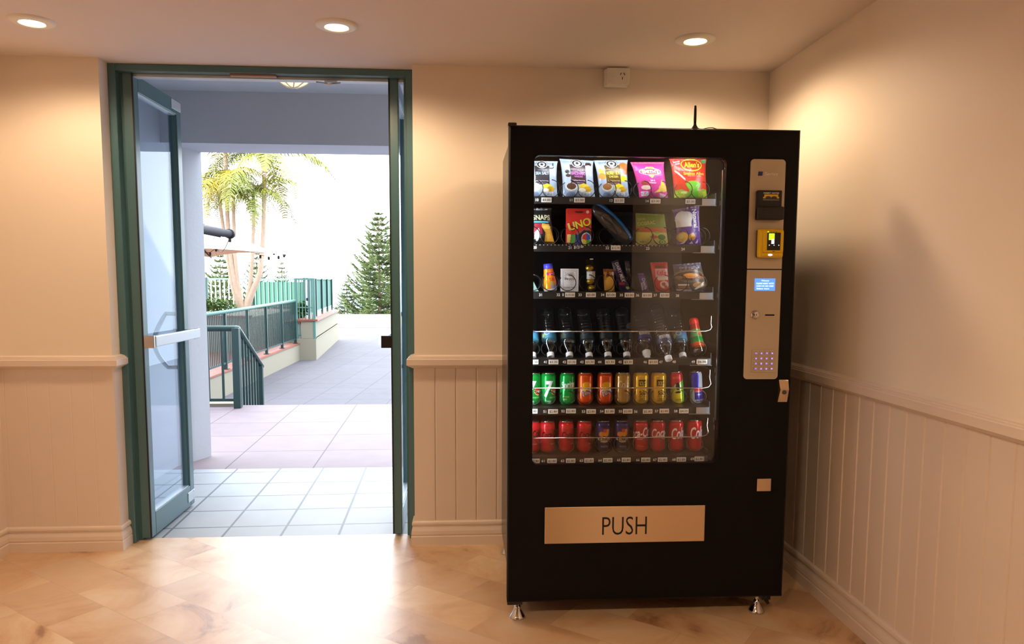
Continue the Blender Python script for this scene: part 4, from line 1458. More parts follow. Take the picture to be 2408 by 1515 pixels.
# antenna on top
ax, az = (0.8541, 1.9265)
t = empty('antenna', (ax, 2.812, MZ1))
tag(t, 'thin black stick antenna with a cable standing on top of the vending machine', 'antenna')
MB().lathe([(0.018, 0.0), (0.018, 0.003), (0.012, 0.007), (0.006, 0.016), (0.0048, 0.022)], 20).build('magnet_base', M['plastic_black'], t)
MB().lathe([(0.0048, 0.022), (0.0052, 0.040), (0.0046, 0.078), (0.0042, 0.079), (0.0042, 0.086), (0.002, 0.088)], 14).build('rod', M['plastic_black'], t)
MB().tube([(0.015, 0, 0.003), (0.03, 0.0, 0.004), (0.05, 0.002, 0.009), (0.068, 0.004, 0.010), (0.085, 0.006, 0.005), (0.105, 0.01, 0.0015), (0.14, 0.1, 0.0015), (0.16, 0.5, 0.0015)], 0.0016, 6).build('cable', M['plastic_black'], t)

# ------------------------------------------------------------------ goods: printed bags, boxes, cans, bottles
def rect(u0, v0, u1, v1, c):
    return lambda u, v: c if u0 <= u <= u1 and v0 <= v <= v1 else None
def ell(uc, vc, ru, rv, c, hole=0.0):
    def f(u, v):
        d = ((u - uc) / ru) ** 2 + ((v - vc) / rv) ** 2
        return c if hole <= d <= 1 else None
    return f
def poly(pts, c):
    def f(u, v):
        ins = False
        j = len(pts) - 1
        for i in range(len(pts)):
            (a, b), (d, e) = pts[i], pts[j]
            if (b > v) != (e > v) and u < (d - a) * (v - b) / (e - b) + a:
                ins = not ins
            j = i
        return c if ins else None
    return f
def speck(u0, v0, u1, v1, c, n, p=0.5, seed=1):
    """short printed dashes standing for fine print"""
    rnd = random.Random(seed)
    g = {}
    def f(u, v):
        if not (u0 <= u <= u1 and v0 <= v <= v1):
            return None
        k = (int((u - u0) / (u1 - u0) * n), int((v - v0) / (v1 - v0) * n * 1.2))
        if k not in g:
            g[k] = rnd.random() < p
        return c if g[k] else None
    return f

def art(base, prims, u, v):
    c = base(u, v) if callable(base) else base
    for p in prims:
        q = p(u, v)
        if q is not None:
            c = q
    return lin(c)

def bag(label, TL, TR, BR, BL, row, base, prims, texts, depth=0.045, y=2.955, cat='snack packet', name='snack_packet',
        group=None, seal=0.05, pinch=0.05, n=84, m=None, sub=None, lean=0.0):
    """pillow packet whose front fills the four corners given in the machine's front (x, z)"""
    z0 = ROWZ[row] + 0.0005
    cx = (BL[0] + BR[0]) / 2
    P = [Vector((p[0] - cx, 0, max(0.0, p[1] - z0))) for p in (TL, TR, BR, BL)]
    if abs(P[2].z - P[3].z) < 0.02:
        P[2].z = P[3].z = 0.0
    def S(u, v, side=-1, off=0.0):
        w = sin(pi * min(1, max(0, v)))
        us = 0.5 + (u - 0.5) * (1 - pinch * 2 * w ** 0.5)
        p = P[0].lerp(P[1], us) * v + P[3].lerp(P[2], us) * (1 - v)
        vv = min(1, max(0, (v - seal) / (1 - 2 * seal)))
        b = (sin(pi * min(1, max(0, u))) ** 0.55) * (sin(pi * vv) ** 0.6)
        rip = 0.0016 * sin(u * 44) * (1 - w ** 0.25) + 0.0022 * sin(u * 9 + v * 5) * (1 - b) * w
        return Vector((p.x, side * (depth / 2 * b + 0.0006 + off) + rip + lean * p.z, p.z))
    mb = MB()
    for side in (-1, 1):
        k = n if side < 0 else 16
        v, f, cols = [], [], []
        for i in range(k + 1):
            for j in range(k + 1):
                v.append(S(i / k, j / k, side))
                cols.append(art(base, prims, i / k, j / k) if side < 0 else art(base, [], i / k, j / k))
        for i in range(k):
            for j in range(k):
                q = (i * (k + 1) + j, (i + 1) * (k + 1) + j, (i + 1) * (k + 1) + j + 1, i * (k + 1) + j + 1)
                f.append(q if side < 0 else q[::-1])
        o = mb.add(v, f, 0, True)
        for i, c in enumerate(cols):
            mb.c[o + i] = c
    for tx in texts:
        s, uc, vc, h, w, col = tx[:6]
        kw = tx[6] if len(tx) > 6 else {}
        put_text(mb, s, uc, vc, h, 0, width=w, bold=kw.get('bold', 0.02), shear=kw.get('shear', 0), rot=kw.get('rot', 0), color=col,
                 surf=lambda x, z: S(x, z, -1, 0.0024))
    ob = mb.build(name, m or M['film'], loc=(cx, y, z0))
    tag(ob, label, cat, group)
    return ob

W_, K_ = (236, 240, 244), (40, 34, 32)
silver = lambda u, v: (176 - 36 * abs(u - 0.5), 188 - 30 * abs(u - 0.5), 204 - 16 * abs(u - 0.5)) if v > 0.05 else (96, 104, 124)
def crisp_art(panel, dish=(96, 66, 48), chip=(232, 206, 60), extra=()):
    return list(extra) + [rect(0.26, 0.36, 0.74, 0.86, panel), ell(0.5, 0.90, 0.19, 0.115, (30, 30, 32)), ell(0.5, 0.90, 0.175, 0.105, W_), ell(0.5, 0.90, 0.155, 0.093, (44, 44, 46)),
            ell(0.5, 0.90, 0.10, 0.06, W_), ell(0.5, 0.905, 0.05, 0.03, (60, 60, 60)),
            ell(0.26, 0.30, 0.17, 0.10, (228, 226, 222)), ell(0.26, 0.315, 0.15, 0.08, dish), ell(0.66, 0.30, 0.17, 0.085, chip), ell(0.78, 0.25, 0.13, 0.07, (218, 170, 40)),
            ell(0.60, 0.22, 0.12, 0.05, (240, 232, 214)), poly([(0.05, 0.05), (0.45, 0.05), (0.35, 0.17), (0.15, 0.17)], (128, 140, 176)),
            rect(0.62, 0.08, 0.86, 0.18, (214, 222, 234)), speck(0.66, 0.10, 0.82, 0.16, (110, 120, 140), 6, 0.5, 3), rect(0, 0.0, 1, 0.035, (52, 60, 78)),
            speck(0.30, 0.385, 0.70, 0.41, (150, 130, 150), 16, 0.6, 5)]
bag('silver crisp packet reading SEA SALT, leftmost on the top shelf, cut by the window edge',
    (0.2380, 1.7610), (0.3650, 1.7613), (0.3681, 1.6255), (0.2421, 1.6240), 0, silver,
    crisp_art((52, 50, 52), (226, 232, 238), (216, 216, 70), [ell(0.80, 0.83, 0.09, 0.05, (60, 60, 66)), ell(0.80, 0.845, 0.07, 0.035, (210, 214, 220)), rect(0.84, 0.86, 0.88, 0.95, (60, 60, 66))]),
    [('SEA SALT', 0.5, 0.66, 0.075, 0.44, (176, 204, 240)), ('AUSTRALIAN', 0.5, 0.75, 0.04, 0.32, (130, 132, 150)), ('DELI', 0.5, 0.828, 0.026, 0.13, W_),
     ('Real Deep Down Crisp', 0.5, 0.46, 0.03, 0.40, (200, 196, 224))])
bag('silver crisp packet reading BALSAMIC, second on the top shelf', (0.3698, 1.7709), (0.5042, 1.7649), (0.5146, 1.6255), (0.3828, 1.6256), 0, silver,
    crisp_art((66, 44, 46), (98, 68, 50), (232, 204, 70), [ell(0.16, 0.68, 0.07, 0.05, (50, 36, 34)), ell(0.18, 0.58, 0.08, 0.04, (66, 48, 40)), ell(0.84, 0.88, 0.10, 0.06, (70, 40, 38)), ell(0.84, 0.83, 0.11, 0.03, (206, 206, 210))]),
    [('BALSAMIC', 0.5, 0.635, 0.075, 0.44, (206, 110, 200)), ('SEA SALT &', 0.5, 0.725, 0.045, 0.34, (160, 90, 150)), ('VINEGAR', 0.5, 0.555, 0.045, 0.28, (190, 110, 186)), ('DELI', 0.5, 0.828, 0.026, 0.13, W_),
     ('Real Deep Down Crisp', 0.5, 0.46, 0.03, 0.40, (214, 190, 214))])
bag('silver crisp packet reading HONEY SOY CHICKEN, third on the top shelf', (0.5025, 1.7664), (0.6375, 1.7700), (0.6487, 1.6255), (0.5278, 1.6257), 0, silver,
    crisp_art((104, 80, 36), (164, 110, 62), (238, 214, 50), [ell(0.14, 0.72, 0.10, 0.07, (232, 196, 70)), ell(0.14, 0.58, 0.13, 0.08, (212, 150, 66)), ell(0.86, 0.84, 0.15, 0.09, (196, 112, 40)), ell(0.92, 0.72, 0.10, 0.10, (176, 100, 48)), ell(0.84, 0.52, 0.12, 0.08, (236, 206, 40))]),
    [('HONEY SOY', 0.5, 0.655, 0.08, 0.44, (238, 226, 60)), ('CHICKEN', 0.5, 0.565, 0.055, 0.30, (226, 206, 90)), ('DELI', 0.5, 0.828, 0.026, 0.13, W_),
     ('Real Deep Down Crisp', 0.5, 0.46, 0.03, 0.40, (220, 200, 140))])
PK = (218, 62, 150)
bag('bright pink crisp packet with a yellow diamond, fourth on the top shelf', (0.6460, 1.7621), (0.7802, 1.7641), (0.8037, 1.6240), (0.6853, 1.6259), 0, PK,
    [rect(0, 0.94, 1, 1, (196, 70, 130)), poly([(0.40, 0.86), (0.62, 0.86), (0.74, 0.74), (0.52, 0.56), (0.30, 0.73)], (240, 226, 90)), ell(0.5, 0.735, 0.36, 0.095, (238, 200, 216)), ell(0.5, 0.735, 0.335, 0.078, (176, 26, 44)),
     poly([(0.50, 0.18), (0.74, 0.30), (0.84, 0.52), (0.99, 0.36), (0.99, 0.26), (0.78, 0.22)], (236, 212, 84)), ell(0.86, 0.30, 0.16, 0.09, (226, 190, 70)), ell(0.26, 0.32, 0.16, 0.06, (240, 216, 190)), ell(0.24, 0.44, 0.12, 0.06, (164, 74, 60)),
     rect(0.06, 0.10, 0.32, 0.22, (232, 226, 236)), speck(0.08, 0.12, 0.30, 0.20, PK, 8, 0.35, 2), poly([(0.72, 0.02), (0.98, 0.02), (0.92, 0.14), (0.70, 0.18)], (240, 190, 220))],
    [("SMITH'S", 0.5, 0.735, 0.085, 0.54, (250, 250, 250), {'bold': 0.035}), ('Salt &', 0.52, 0.50, 0.045, 0.16, W_), ('Vinegar', 0.5, 0.445, 0.05, 0.26, W_)])
RD = (214, 52, 36)
bag('red and green lolly packet with a yellow-ringed oval, rightmost on the top shelf', (0.7982, 1.7772), (0.9484, 1.7778), (0.9581, 1.6225), (0.8205, 1.6226), 0, RD,
    [rect(0, 0.0, 1, 0.045, (160, 60, 30)), poly([(0, 0.05), (1, 0.05), (1, 0.24), (0.86, 0.28), (0.74, 0.22), (0.4, 0.2), (0.2, 0.26), (0.0, 0.22)], (150, 186, 44)),
     ell(0.56, 0.845, 0.30, 0.155, (246, 216, 60)), ell(0.56, 0.845, 0.275, 0.13, (206, 48, 30)), ell(0.92, 0.94, 0.075, 0.05, (110, 170, 110)),
     poly([(0.36, 0.045), (0.72, 0.045), (0.72, 0.22), (0.80, 0.40), (0.66, 0.46), (0.44, 0.45), (0.32, 0.38), (0.44, 0.24)], (96, 190, 40)), ell(0.56, 0.36, 0.20, 0.10, (120, 206, 50)),
     poly([(0.04, 0.70), (0.09, 0.71), (0.34, 0.50), (0.32, 0.47)], (240, 214, 206)), rect(0.20, 0.16, 0.36, 0.21, (230, 236, 200)), speck(0.02, 0.06, 0.34, 0.2, (226, 226, 90), 12, 0.25, 4), speck(0.74, 0.06, 0.98, 0.22, (206, 216, 70), 12, 0.3, 6)],
    [("Allen's", 0.56, 0.85, 0.13, 0.44, (250, 226, 50), {'bold': 0.03, 'shear': 0.1}), ('Snakes Alive', 0.60, 0.635, 0.07, 0.62, (226, 196, 60), {'bold': 0.03}), ('99% FAT FREE', 0.60, 0.575, 0.025, 0.4, (240, 170, 150)),
     ('Sweeter', 0.17, 0.93, 0.05, 0.22, W_, {'rot': 0.15}), ('deals', 0.17, 0.875, 0.04, 0.14, W_, {'rot': 0.15})])

# second shelf
bag('black snack packet with a blue stripe and golden crackers, left end of the second shelf', (0.2261, 1.5821), (0.3423, 1.5834), (0.3601, 1.4461), (0.2334, 1.4435), 1, (34, 33, 34),
    [rect(0.0, 0.60, 0.86, 0.64, (86, 190, 238)), poly([(0.3, 0.30), (0.62, 0.30), (0.60, 0.58), (0.36, 0.58)], (150, 40, 56)), poly([(0.32, 0.16), (0.56, 0.2), (0.5, 0.46), (0.34, 0.34)], (206, 206, 210)),
     poly([(0.66, 0.10), (0.99, 0.10), (0.96, 0.30), (0.88, 0.56), (0.62, 0.58), (0.60, 0.50), (0.72, 0.34)], (226, 168, 62)), ell(0.78, 0.48, 0.14, 0.05, (240, 206, 100)), ell(0.82, 0.24, 0.12, 0.06, (238, 180, 70)), rect(0.66, 0.03, 1, 0.10, (96, 66, 30)), ell(0.88, 0.70, 0.06, 0.10, (90, 92, 94)),
     ell(0.42, 0.16, 0.05, 0.05, W_), speck(0.36, 0.93, 0.9, 0.97, (180, 186, 190), 14, 0.5, 8)],
    [('SNAPS', 0.62, 0.74, 0.13, 0.62, (206, 206, 168), {'bold': 0.03})])
# card game box
def box_pack(label, x0, x1, z1, row, depth, base, prims, texts, y=2.940, cat='box', name='card_box', rot=0.0, n=72, hang=False):
    z0 = ROWZ[row] + 0.0005
    w, h = x1 - x0, z1 - z0
    mb = MB()
    o = None
    v, f = [], []
    k = n
    for i in range(k + 1):
        for j in range(k + 1):
            v.append((-w / 2 + w * i / k, 0.0, h * j / k))
    for i in range(k):
        for j in range(k):
            f.append((i * (k + 1) + j, (i + 1) * (k + 1) + j, (i + 1) * (k + 1) + j + 1, i * (k + 1) + j + 1))
    o = mb.add(v, f)
    for i in range(k + 1):
        for j in range(k + 1):
            mb.c[o + i * (k + 1) + j] = art(base, prims, i / k, j / k)
    b0 = len(mb.v)
    mb.add([(-w / 2, 0, 0), (w / 2, 0, 0), (w / 2, depth, 0), (-w / 2, depth, 0), (-w / 2, 0, h), (w / 2, 0, h), (w / 2, depth, h), (-w / 2, depth, h)],
           [(3, 2, 1, 0), (4, 5, 6, 7), (1, 2, 6, 5), (2, 3, 7, 6), (3, 0, 4, 7)])
    for i in range(b0, len(mb.v)):
        mb.c[i] = art(base, [], 0.5, 0.5)
    for tx in texts:
        s, uc, vc, hh, ww, col = tx[:6]
        kw = tx[6] if len(tx) > 6 else {}
        put_text(mb, s, -w / 2 + uc * w, vc * h, hh * h, -0.0006 - kw.get('lift', 0), width=ww * w, bold=kw.get('bold', 0.02), shear=kw.get('shear', 0), rot=kw.get('rot', 0), color=col)
    ob = mb.build(name, M['card'], loc=((x0 + x1) / 2, y, z0), rot=(0, 0, rot))
    tag(ob, label, cat)
    return ob
box_pack('red card game box with big yellow lettering, second on the second shelf', (0.3998, 1.4399)[0], (0.4958, 1.4406)[0], (0.4426, 1.5812)[1], 1, 0.028, (226, 50, 40),
    [rect(0, 0.84, 1, 1, (206, 44, 36)), ell(0.5, 0.905, 0.19, 0.02, (40, 16, 14)), ell(0.84, 0.91, 0.06, 0.04, (240, 200, 200)),
     poly([(0.35, 0.26), (0.95, 0.42), (0.98, 0.52), (0.40, 0.36)], (176, 96, 96)),
     rect(0.02, 0.0, 1, 0.30, (196, 44, 38)), poly([(0.02, 0.08), (0.02, 0.30), (0.18, 0.30), (0.14, 0.08)], (236, 224, 130)), poly([(0.16, 0.06), (0.20, 0.30), (0.36, 0.30), (0.34, 0.06)], (96, 176, 80)),
     poly([(0.36, 0.0), (0.36, 0.30), (0.56, 0.30), (0.62, 0.0)], (60, 84, 170)), poly([(0.58, 0.04), (0.46, 0.28), (0.70, 0.42), (1.0, 0.40), (1.0, 0.0), (0.60, 0.0)], (36, 34, 40)),
     ell(0.80, 0.18, 0.20, 0.17, W_), poly([(0.62, 0.18), (0.66, 0.28), (0.80, 0.34), (0.80, 0.14)], (226, 60, 40)), poly([(0.80, 0.34), (0.95, 0.28), (0.98, 0.16), (0.80, 0.14)], (70, 90, 190)), poly([(0.62, 0.16), (0.80, 0.14), (0.80, 0.02), (0.68, 0.05)], (240, 214, 50)), poly([(0.80, 0.14), (0.98, 0.14), (0.94, 0.04), (0.80, 0.02)], (90, 170, 60)),
     rect(0.02, 0.0, 0.30, 0.06, (40, 44, 40)), speck(0.03, 0.01, 0.28, 0.05, W_, 8, 0.35, 3)],
    [('UNO', 0.525, 0.575, 0.215, 0.96, W_, {'bold': 0.075, 'rot': 0.28}), ('UNO', 0.53, 0.565, 0.205, 0.92, (24, 22, 20), {'bold': 0.05, 'rot': 0.28, 'lift': 0.0003}), ('UNO', 0.52, 0.58, 0.20, 0.90, (240, 228, 60), {'bold': 0.045, 'rot': 0.28, 'lift': 0.0006})],
    cat='card game', name='card_game')

# swimming goggles in a clear blister shell
z0 = ROWZ[1]
t = empty('goggles_pack', ((0.5806, 1.4413)[0], 2.95, z0))
tag(t, 'clear blister pack of swimming goggles with a blue edge, leaning across the second shelf', 'goggles pack')
A0, A1 = Vector(((0.5118, 1.5884)[0] - t.location.x, 0, (0.5118, 1.5884)[1] - z0)), Vector(((0.6403, 1.4597)[0] - t.location.x, 0, max(0.016, (0.6403, 1.4597)[1] - z0)))
ax = (A1 - A0).normalized()
nr = Vector((-ax.z, 0, ax.x)) * -1
if nr.x < 0:
    nr = -nr
ctr = (A0 + A1) / 2
Ln = (A1 - A0).length / 2 + 0.012
B4 = Matrix(((ax.x, nr.x, 0, ctr.x), (0, 0, -1, 0), (ax.z, nr.z, 0, ctr.z), (0, 0, 0, 1)))
def shell(half_l, half_w, y0, y1, n=40, ex=0.55):
    v, f = [], []
    for lv, (s, y) in enumerate(((1.0, y0), (0.97, (y0 + y1) * 0.6), (0.82, y1), (0.02, y1 * 1.05))):
        for k in range(n):
            a = 2 * pi * k / n
            cc, ss = cos(a), sin(a)
            v.append((half_l * s * math.copysign(abs(cc) ** ex, cc), half_w * s * math.copysign(abs(ss) ** ex, ss), y))
    for lv in range(3):
        for k in range(n):
            f.append((lv * n + k, lv * n + (k + 1) % n, (lv + 1) * n + (k + 1) % n, (lv + 1) * n + k))
    return v, f
mb = MB()
v, f = shell(Ln, 0.029, 0.0, 0.022)
mb.add(v, f, 0, True, B4)
mb.build('blister', M['pet'], t)
mb = MB()
v, f = shell(Ln * 0.99, 0.028, -0.004, -0.001)
mb.add(v, f, 0, True, B4)
mb.build('backing', mat('backing_card', (52, 52, 54), 0.5), t)
mb = MB()
pts = [(Ln * 0.97 * cos(a), 0.028 * abs(sin(a)) ** 0.6, 0.004) for a in [0.25 + (pi - 0.5) * k / 24 for k in range(25)]]
mb.tube([B4 @ Vector(p) for p in pts], 0.0062, 8)
o = mb.build('edge_band', mat('goggle_blue', (40, 116, 186), 0.35), t)
o['label'] = 'blue edge band'
mb = MB()
for sx in (-0.026, 0.026):
    M4 = B4 @ Matrix.Translation((sx, -0.002, 0.006)) @ Matrix.Diagonal((1.35, 0.8, 0.6, 1))
    mb.lathe([(0.020, -0.005), (0.021, 0.004), (0.017, 0.012), (0.002, 0.015)], 24, 0, M4)
mb.tube([B4 @ Vector((sx, 0.006, 0.008)) for sx in (-0.008, 0, 0.008)], 0.003, 8)
mb.build('goggle_lens', mat('smoked_lens', (30, 32, 36), 0.08, spec=0.8), t)

bag('green instant noodle packet with a bowl picture, fourth on the second shelf', (0.6715, 1.5674), (0.7851, 1.5637), (0.8047, 1.4528), (0.6756, 1.4518), 1, (120, 150, 54),
    [rect(0, 0.46, 1, 0.56, (190, 104, 48)), poly([(0, 0.40), (0.3, 0.48), (1, 0.50), (1, 0.40)], (206, 92, 50)), rect(0, 0.0, 1, 0.42, (214, 206, 110)), poly([(0.0, 0.62), (0.0, 1), (1, 1), (1, 0.62), (0.5, 0.56)], (124, 148, 58)),
     ell(0.22, 0.30, 0.20, 0.10, (226, 214, 96)), ell(0.66, 0.42, 0.10, 0.03, (130, 200, 50)), ell(0.55, 0.28, 0.12, 0.05, (200, 90, 40)), ell(0.80, 0.28, 0.13, 0.08, (70, 130, 50)), ell(0.82, 0.13, 0.11, 0.08, (90, 160, 80)), ell(0.82, 0.13, 0.07, 0.05, (214, 224, 160)), ell(0.82, 0.13, 0.03, 0.02, (80, 140, 70)),
     rect(0.10, 0.10, 0.32, 0.16, (196, 196, 150)), speck(0.12, 0.11, 0.30, 0.15, (90, 110, 120), 9, 0.5, 4), rect(0, 0, 1, 0.03, (230, 222, 150))],
    [('DOSIRAC', 0.34, 0.70, 0.11, 0.58, (206, 200, 110), {'rot': 0.12, 'bold': 0.01}), ('SAN', 0.18, 0.82, 0.08, 0.24, (196, 190, 100), {'rot': 0.12, 'bold': 0.01})], depth=0.03, pinch=0.0, m=M['card'], cat='noodle packet', name='noodle_packet')
PU = (98, 62, 150)
bag('purple and white marshmallow packet with sideways lettering, rightmost on the second shelf', (0.8148, 1.5819), (0.9252, 1.5994), (0.9382, 1.4440), (0.8369, 1.4416), 1, PU,
    [rect(0, 0.92, 1, 1, (120, 90, 130)), ell(0.32, 0.70, 0.31, 0.22, (238, 236, 230)), rect(0.02, 0.50, 0.60, 0.74, (236, 234, 228)), ell(0.46, 0.76, 0.24, 0.14, (240, 238, 234)), rect(0, 0.46, 0.62, 0.505, (104, 60, 150)),
     ell(0.22, 0.24, 0.22, 0.13, (240, 190, 80)), ell(0.16, 0.26, 0.10, 0.07, (250, 226, 150)), ell(0.60, 0.24, 0.16, 0.09, (206, 134, 50)), ell(0.64, 0.29, 0.08, 0.05, (240, 200, 130)), poly([(0.1, 0.06), (0.34, 0.16), (0.30, 0.06)], (232, 226, 240)), poly([(0.46, 0.06), (0.62, 0.15), (0.66, 0.07)], (230, 226, 236)), poly([(0.74, 0.08), (0.86, 0.18), (0.84, 0.08)], (226, 220, 240))],
    [('Natural', 0.78, 0.70, 0.17, 0.46, (246, 244, 250), {'rot': -pi / 2, 'bold': 0.03}), ('Confectionery', 0.93, 0.62, 0.07, 0.50, (206, 196, 226), {'rot': -pi / 2})], depth=0.05, cat='lolly packet', name='lolly_packet')

# third shelf
bag('pale turquoise packet corner at the extreme left of the third shelf', (0.2342, 1.3117), (0.2705, 1.3119), (0.2957, 1.2612), (0.2312, 1.2609), 2, (176, 222, 216), [speck(0.2, 0.2, 0.9, 0.8, (120, 180, 176), 8, 0.3, 2)], [], depth=0.02, n=24)
z0 = ROWZ[2]
t = empty('sunscreen_bottle', ((0.3404, 1.2613)[0], 2.952, z0))
tag(t, 'orange sunscreen bottle with a blue cap, third shelf', 'sunscreen bottle')
t.rotation_euler = (0, radians(-6), 0)
H = (0.3295, 1.3694)[1] - z0
def painted_lathe(prof, colf, texts=(), seg=72, rows=90, squash=1.0, M4=None, m=0, mb=None):
    """closed lathe with printed artwork; colf(angle -1..1 across the front, height 0..1)"""
    mb = mb or MB()
    zs = [p[1] for p in prof]
    za, zb = zs[0], zs[-1]
    def rad(z):
        for i in range(len(prof) - 1):
            if prof[i][1] <= z <= prof[i + 1][1]:
                d = prof[i + 1][1] - prof[i][1]
                return prof[i][0] + (prof[i + 1][0] - prof[i][0]) * ((z - prof[i][1]) / d if d else 0)
        return prof[-1][0]
    v, f, cols = [], [], []
    for i in range(rows + 1):
        z = za + (zb - za) * i / rows
        r = rad(z)
        for k in range(seg):
            a = -pi + 2 * pi * k / seg
            v.append(Vector((r * sin(a), -r * cos(a) * squash, z)))
            cols.append(lin(colf(a, i / rows)))
    for i in range(rows):
        for k in range(seg):
            k2 = (k + 1) % seg
            f.append((i * seg + k, i * seg + k2, (i + 1) * seg + k2, (i + 1) * seg + k))
    f.append(tuple(range(seg - 1, -1, -1)))
    f.append(tuple(range(rows * seg, rows * seg + seg)))
    o = mb.add(v, f, m, True, M4)
    for i, c in enumerate(cols):
        mb.c[o + i] = c
    for tx in texts:
        s, a0, zc, h, w, col = tx[:6]
        kw = tx[6] if len(tx) > 6 else {}
        def sf(x, z):
            r = rad(z) + 0.0004
            p = Vector((r * sin(a0 + x / r), -r * cos(a0 + x / r) * squash, z))
            return M4 @ p if M4 is not None else p
        put_text(mb, s, 0, za + zc * (zb - za), h, 0, width=w, bold=kw.get('bold', 0.02), shear=kw.get('shear', 0), rot=kw.get('rot', 0), color=col, surf=sf)
    return mb
mb = painted_lathe([(0.024, 0.002), (0.0265, 0.008), (0.026, H * 0.35), (0.0205, H * 0.62), (0.0185, H * 0.82)],
    lambda a, h: (236, 232, 226) if h < 0.10 else ((226, 50, 110) if 0.70 < h < 0.84 and -0.6 < a < 1.3 else ((150, 150, 190) if h < 0.26 and 0.0 < a < 1.2 else (244, 160 - 50 * max(0, a), 30))),
    [('SUN', 0.35, 0.52, 0.012, 0.020, (206, 60, 40)), ('50+', 0.35, 0.36, 0.014, 0.022, (120, 180, 120)), ('kids', 0.35, 0.77, 0.009, 0.016, (250, 170, 200))], squash=0.7)
mb.build('bottle', M['can'], t)
b = MB().lathe([(0.0165, H * 0.82), (0.0185, H * 0.84), (0.0175, H), (0.010, H * 1.008)], 28)
o = b.build('cap', mat('blue_cap', (70, 70, 220), 0.35), t)
o['label'] = 'blue cap'
bag('small tan packet corner showing at the foot of the sunscreen bottle', (0.3496, 1.3368), (0.3595, 1.3369), (0.3670, 1.2614), (0.3470, 1.2614), 2, (206, 196, 150), [], [], depth=0.012, n=16, y=2.99)
box_pack('white playing card box with fine grey print, third shelf', (0.3802, 1.2631)[0], (0.4484, 1.2634)[0], (0.4124, 1.3503)[1], 2, 0.02, (226, 222, 224),
    [rect(0.06, 0.05, 0.94, 0.95, (150, 148, 152)), rect(0.075, 0.06, 0.925, 0.94, (222, 218, 222)), rect(0.12, 0.10, 0.88, 0.90, (160, 158, 162)), rect(0.14, 0.115, 0.86, 0.885, (224, 222, 226)),
     ell(0.5, 0.76, 0.26, 0.08, (196, 194, 200)), speck(0.2, 0.66, 0.8, 0.84, (150, 150, 160), 12, 0.3, 4), speck(0.18, 0.24, 0.82, 0.5, (206, 204, 208), 16, 0.3, 6)],
    [('Bicycle', 0.5, 0.565, 0.11, 0.60, (60, 60, 66), {'shear': 0.1, 'bold': 0.0}), ('PLAYING CARDS', 0.5, 0.175, 0.05, 0.66, (44, 44, 48))], cat='playing cards', name='playing_cards')

t = empty('chocolate_balls', ((0.4984, 1.2652)[0], 2.95, z0))
tag(t, 'column of gold foil chocolate balls in a clear wrapper, third shelf', 'chocolates')
gold = mat('gold_foil', (206, 168, 60), 0.28, 0.85, bump=0.9, scale=130)
hs = (0.4969, 1.3671)[1] - z0
for k in range(4):
    r = hs / 8.4
    prof = [(max(0.0005, r * 1.25 * sin(pi * i / 10)), r - r * cos(pi * i / 10)) for i in range(11)]
    b = MB().lathe(prof, 24, 0, Matrix.Translation((0.004 - 0.004 * (k % 2) - 0.002 * k, 0, 0.002 + k * 2.06 * r)))
    o = b.build('foil_ball', gold if k not in (1,) else gold, t)
mb = painted_lathe([(0.0165, hs * 0.46), (0.0165, hs * 0.75)], lambda a, h: (226, 220, 216), [], seg=32, rows=4)
mb.build('paper_label', M['card'], t)
mb = MB()
for s in (-1, 1):
    mb.add([(-0.018, s * 0.017, 0.0), (0.018, s * 0.017, 0.0), (0.018, s * 0.016, hs), (0.026, s * 0.002, hs + 0.018), (-0.020, s * 0.002, hs + 0.020), (-0.018, s * 0.016, hs)], [(0, 1, 2, 5), (5, 2, 3, 4)])
mb.build('clear_wrapper', M['pet'], t)
mb = MB().bbox(-0.005, 0.008, -0.003, 0.0, hs + 0.019, hs + 0.023, 0.0006)
mb.build('hang_tab', M['white'], t)

bag('gold and brown wrapped bar standing above the price tag right of slot number 34', (0.5472, 1.3510), (0.5906, 1.3496), (0.5938, 1.2672), (0.5536, 1.2671), 2, (196, 132, 44),
    [rect(0, 0.86, 1, 1, (150, 84, 34)), poly([(0.15, 0.62), (0.4, 0.95), (0.6, 0.7), (0.9, 0.9), (0.9, 0.5), (0.5, 0.66)], (110, 62, 30)), ell(0.72, 0.34, 0.44, 0.34, (120, 100, 44)), ell(0.60, 0.34, 0.44, 0.34, (232, 176, 74)), rect(0.02, 0.03, 0.28, 0.5, (236, 178, 70)), ell(0.86, 0.80, 0.14, 0.08, (216, 206, 196))],
    [], depth=0.02, pinch=0.0, cat='chocolate bar', name='chocolate_bar')
DP = (44, 30, 62)
bag('long dark purple chocolate bar leaning to the left above slot number 35', (0.5784, 1.3774), (0.6050, 1.3874), (0.6590, 1.2791), (0.6173, 1.2624), 2, DP,
    [ell(0.84, 0.12, 0.20, 0.045, (176, 186, 90)), ell(0.40, 0.26, 0.3, 0.05, (170, 40, 60)), ell(0.4, 0.5, 0.2, 0.03, (120, 40, 60)), rect(0, 0, 1, 0.05, (56, 44, 120))],
    [('DAIRY MILK', 0.62, 0.62, 0.42, 0.62, (206, 196, 206), {'rot': -pi / 2, 'bold': 0.02}), ('Cadbury', 0.18, 0.82, 0.30, 0.24, (140, 130, 146), {'rot': -pi / 2})], depth=0.014, pinch=0.0, cat='chocolate bar', name='chocolate_bar', n=48)
bag('small purple chocolate bar leaning left above slot number 36', (0.6847, 1.3336), (0.7082, 1.3354), (0.7331, 1.2760), (0.7047, 1.2660), 2, (86, 58, 140),
    [rect(0, 0.88, 1, 1, (110, 70, 170)), poly([(0.0, 0.0), (0.2, 0.0), (0.3, 0.5), (0.1, 0.5)], (180, 170, 190))],
    [('Crunchie', 0.6, 0.42, 0.5, 0.62, (220, 206, 230), {'rot': -pi / 2})], depth=0.014, pinch=0.0, cat='chocolate bar', name='chocolate_bar', n=48)
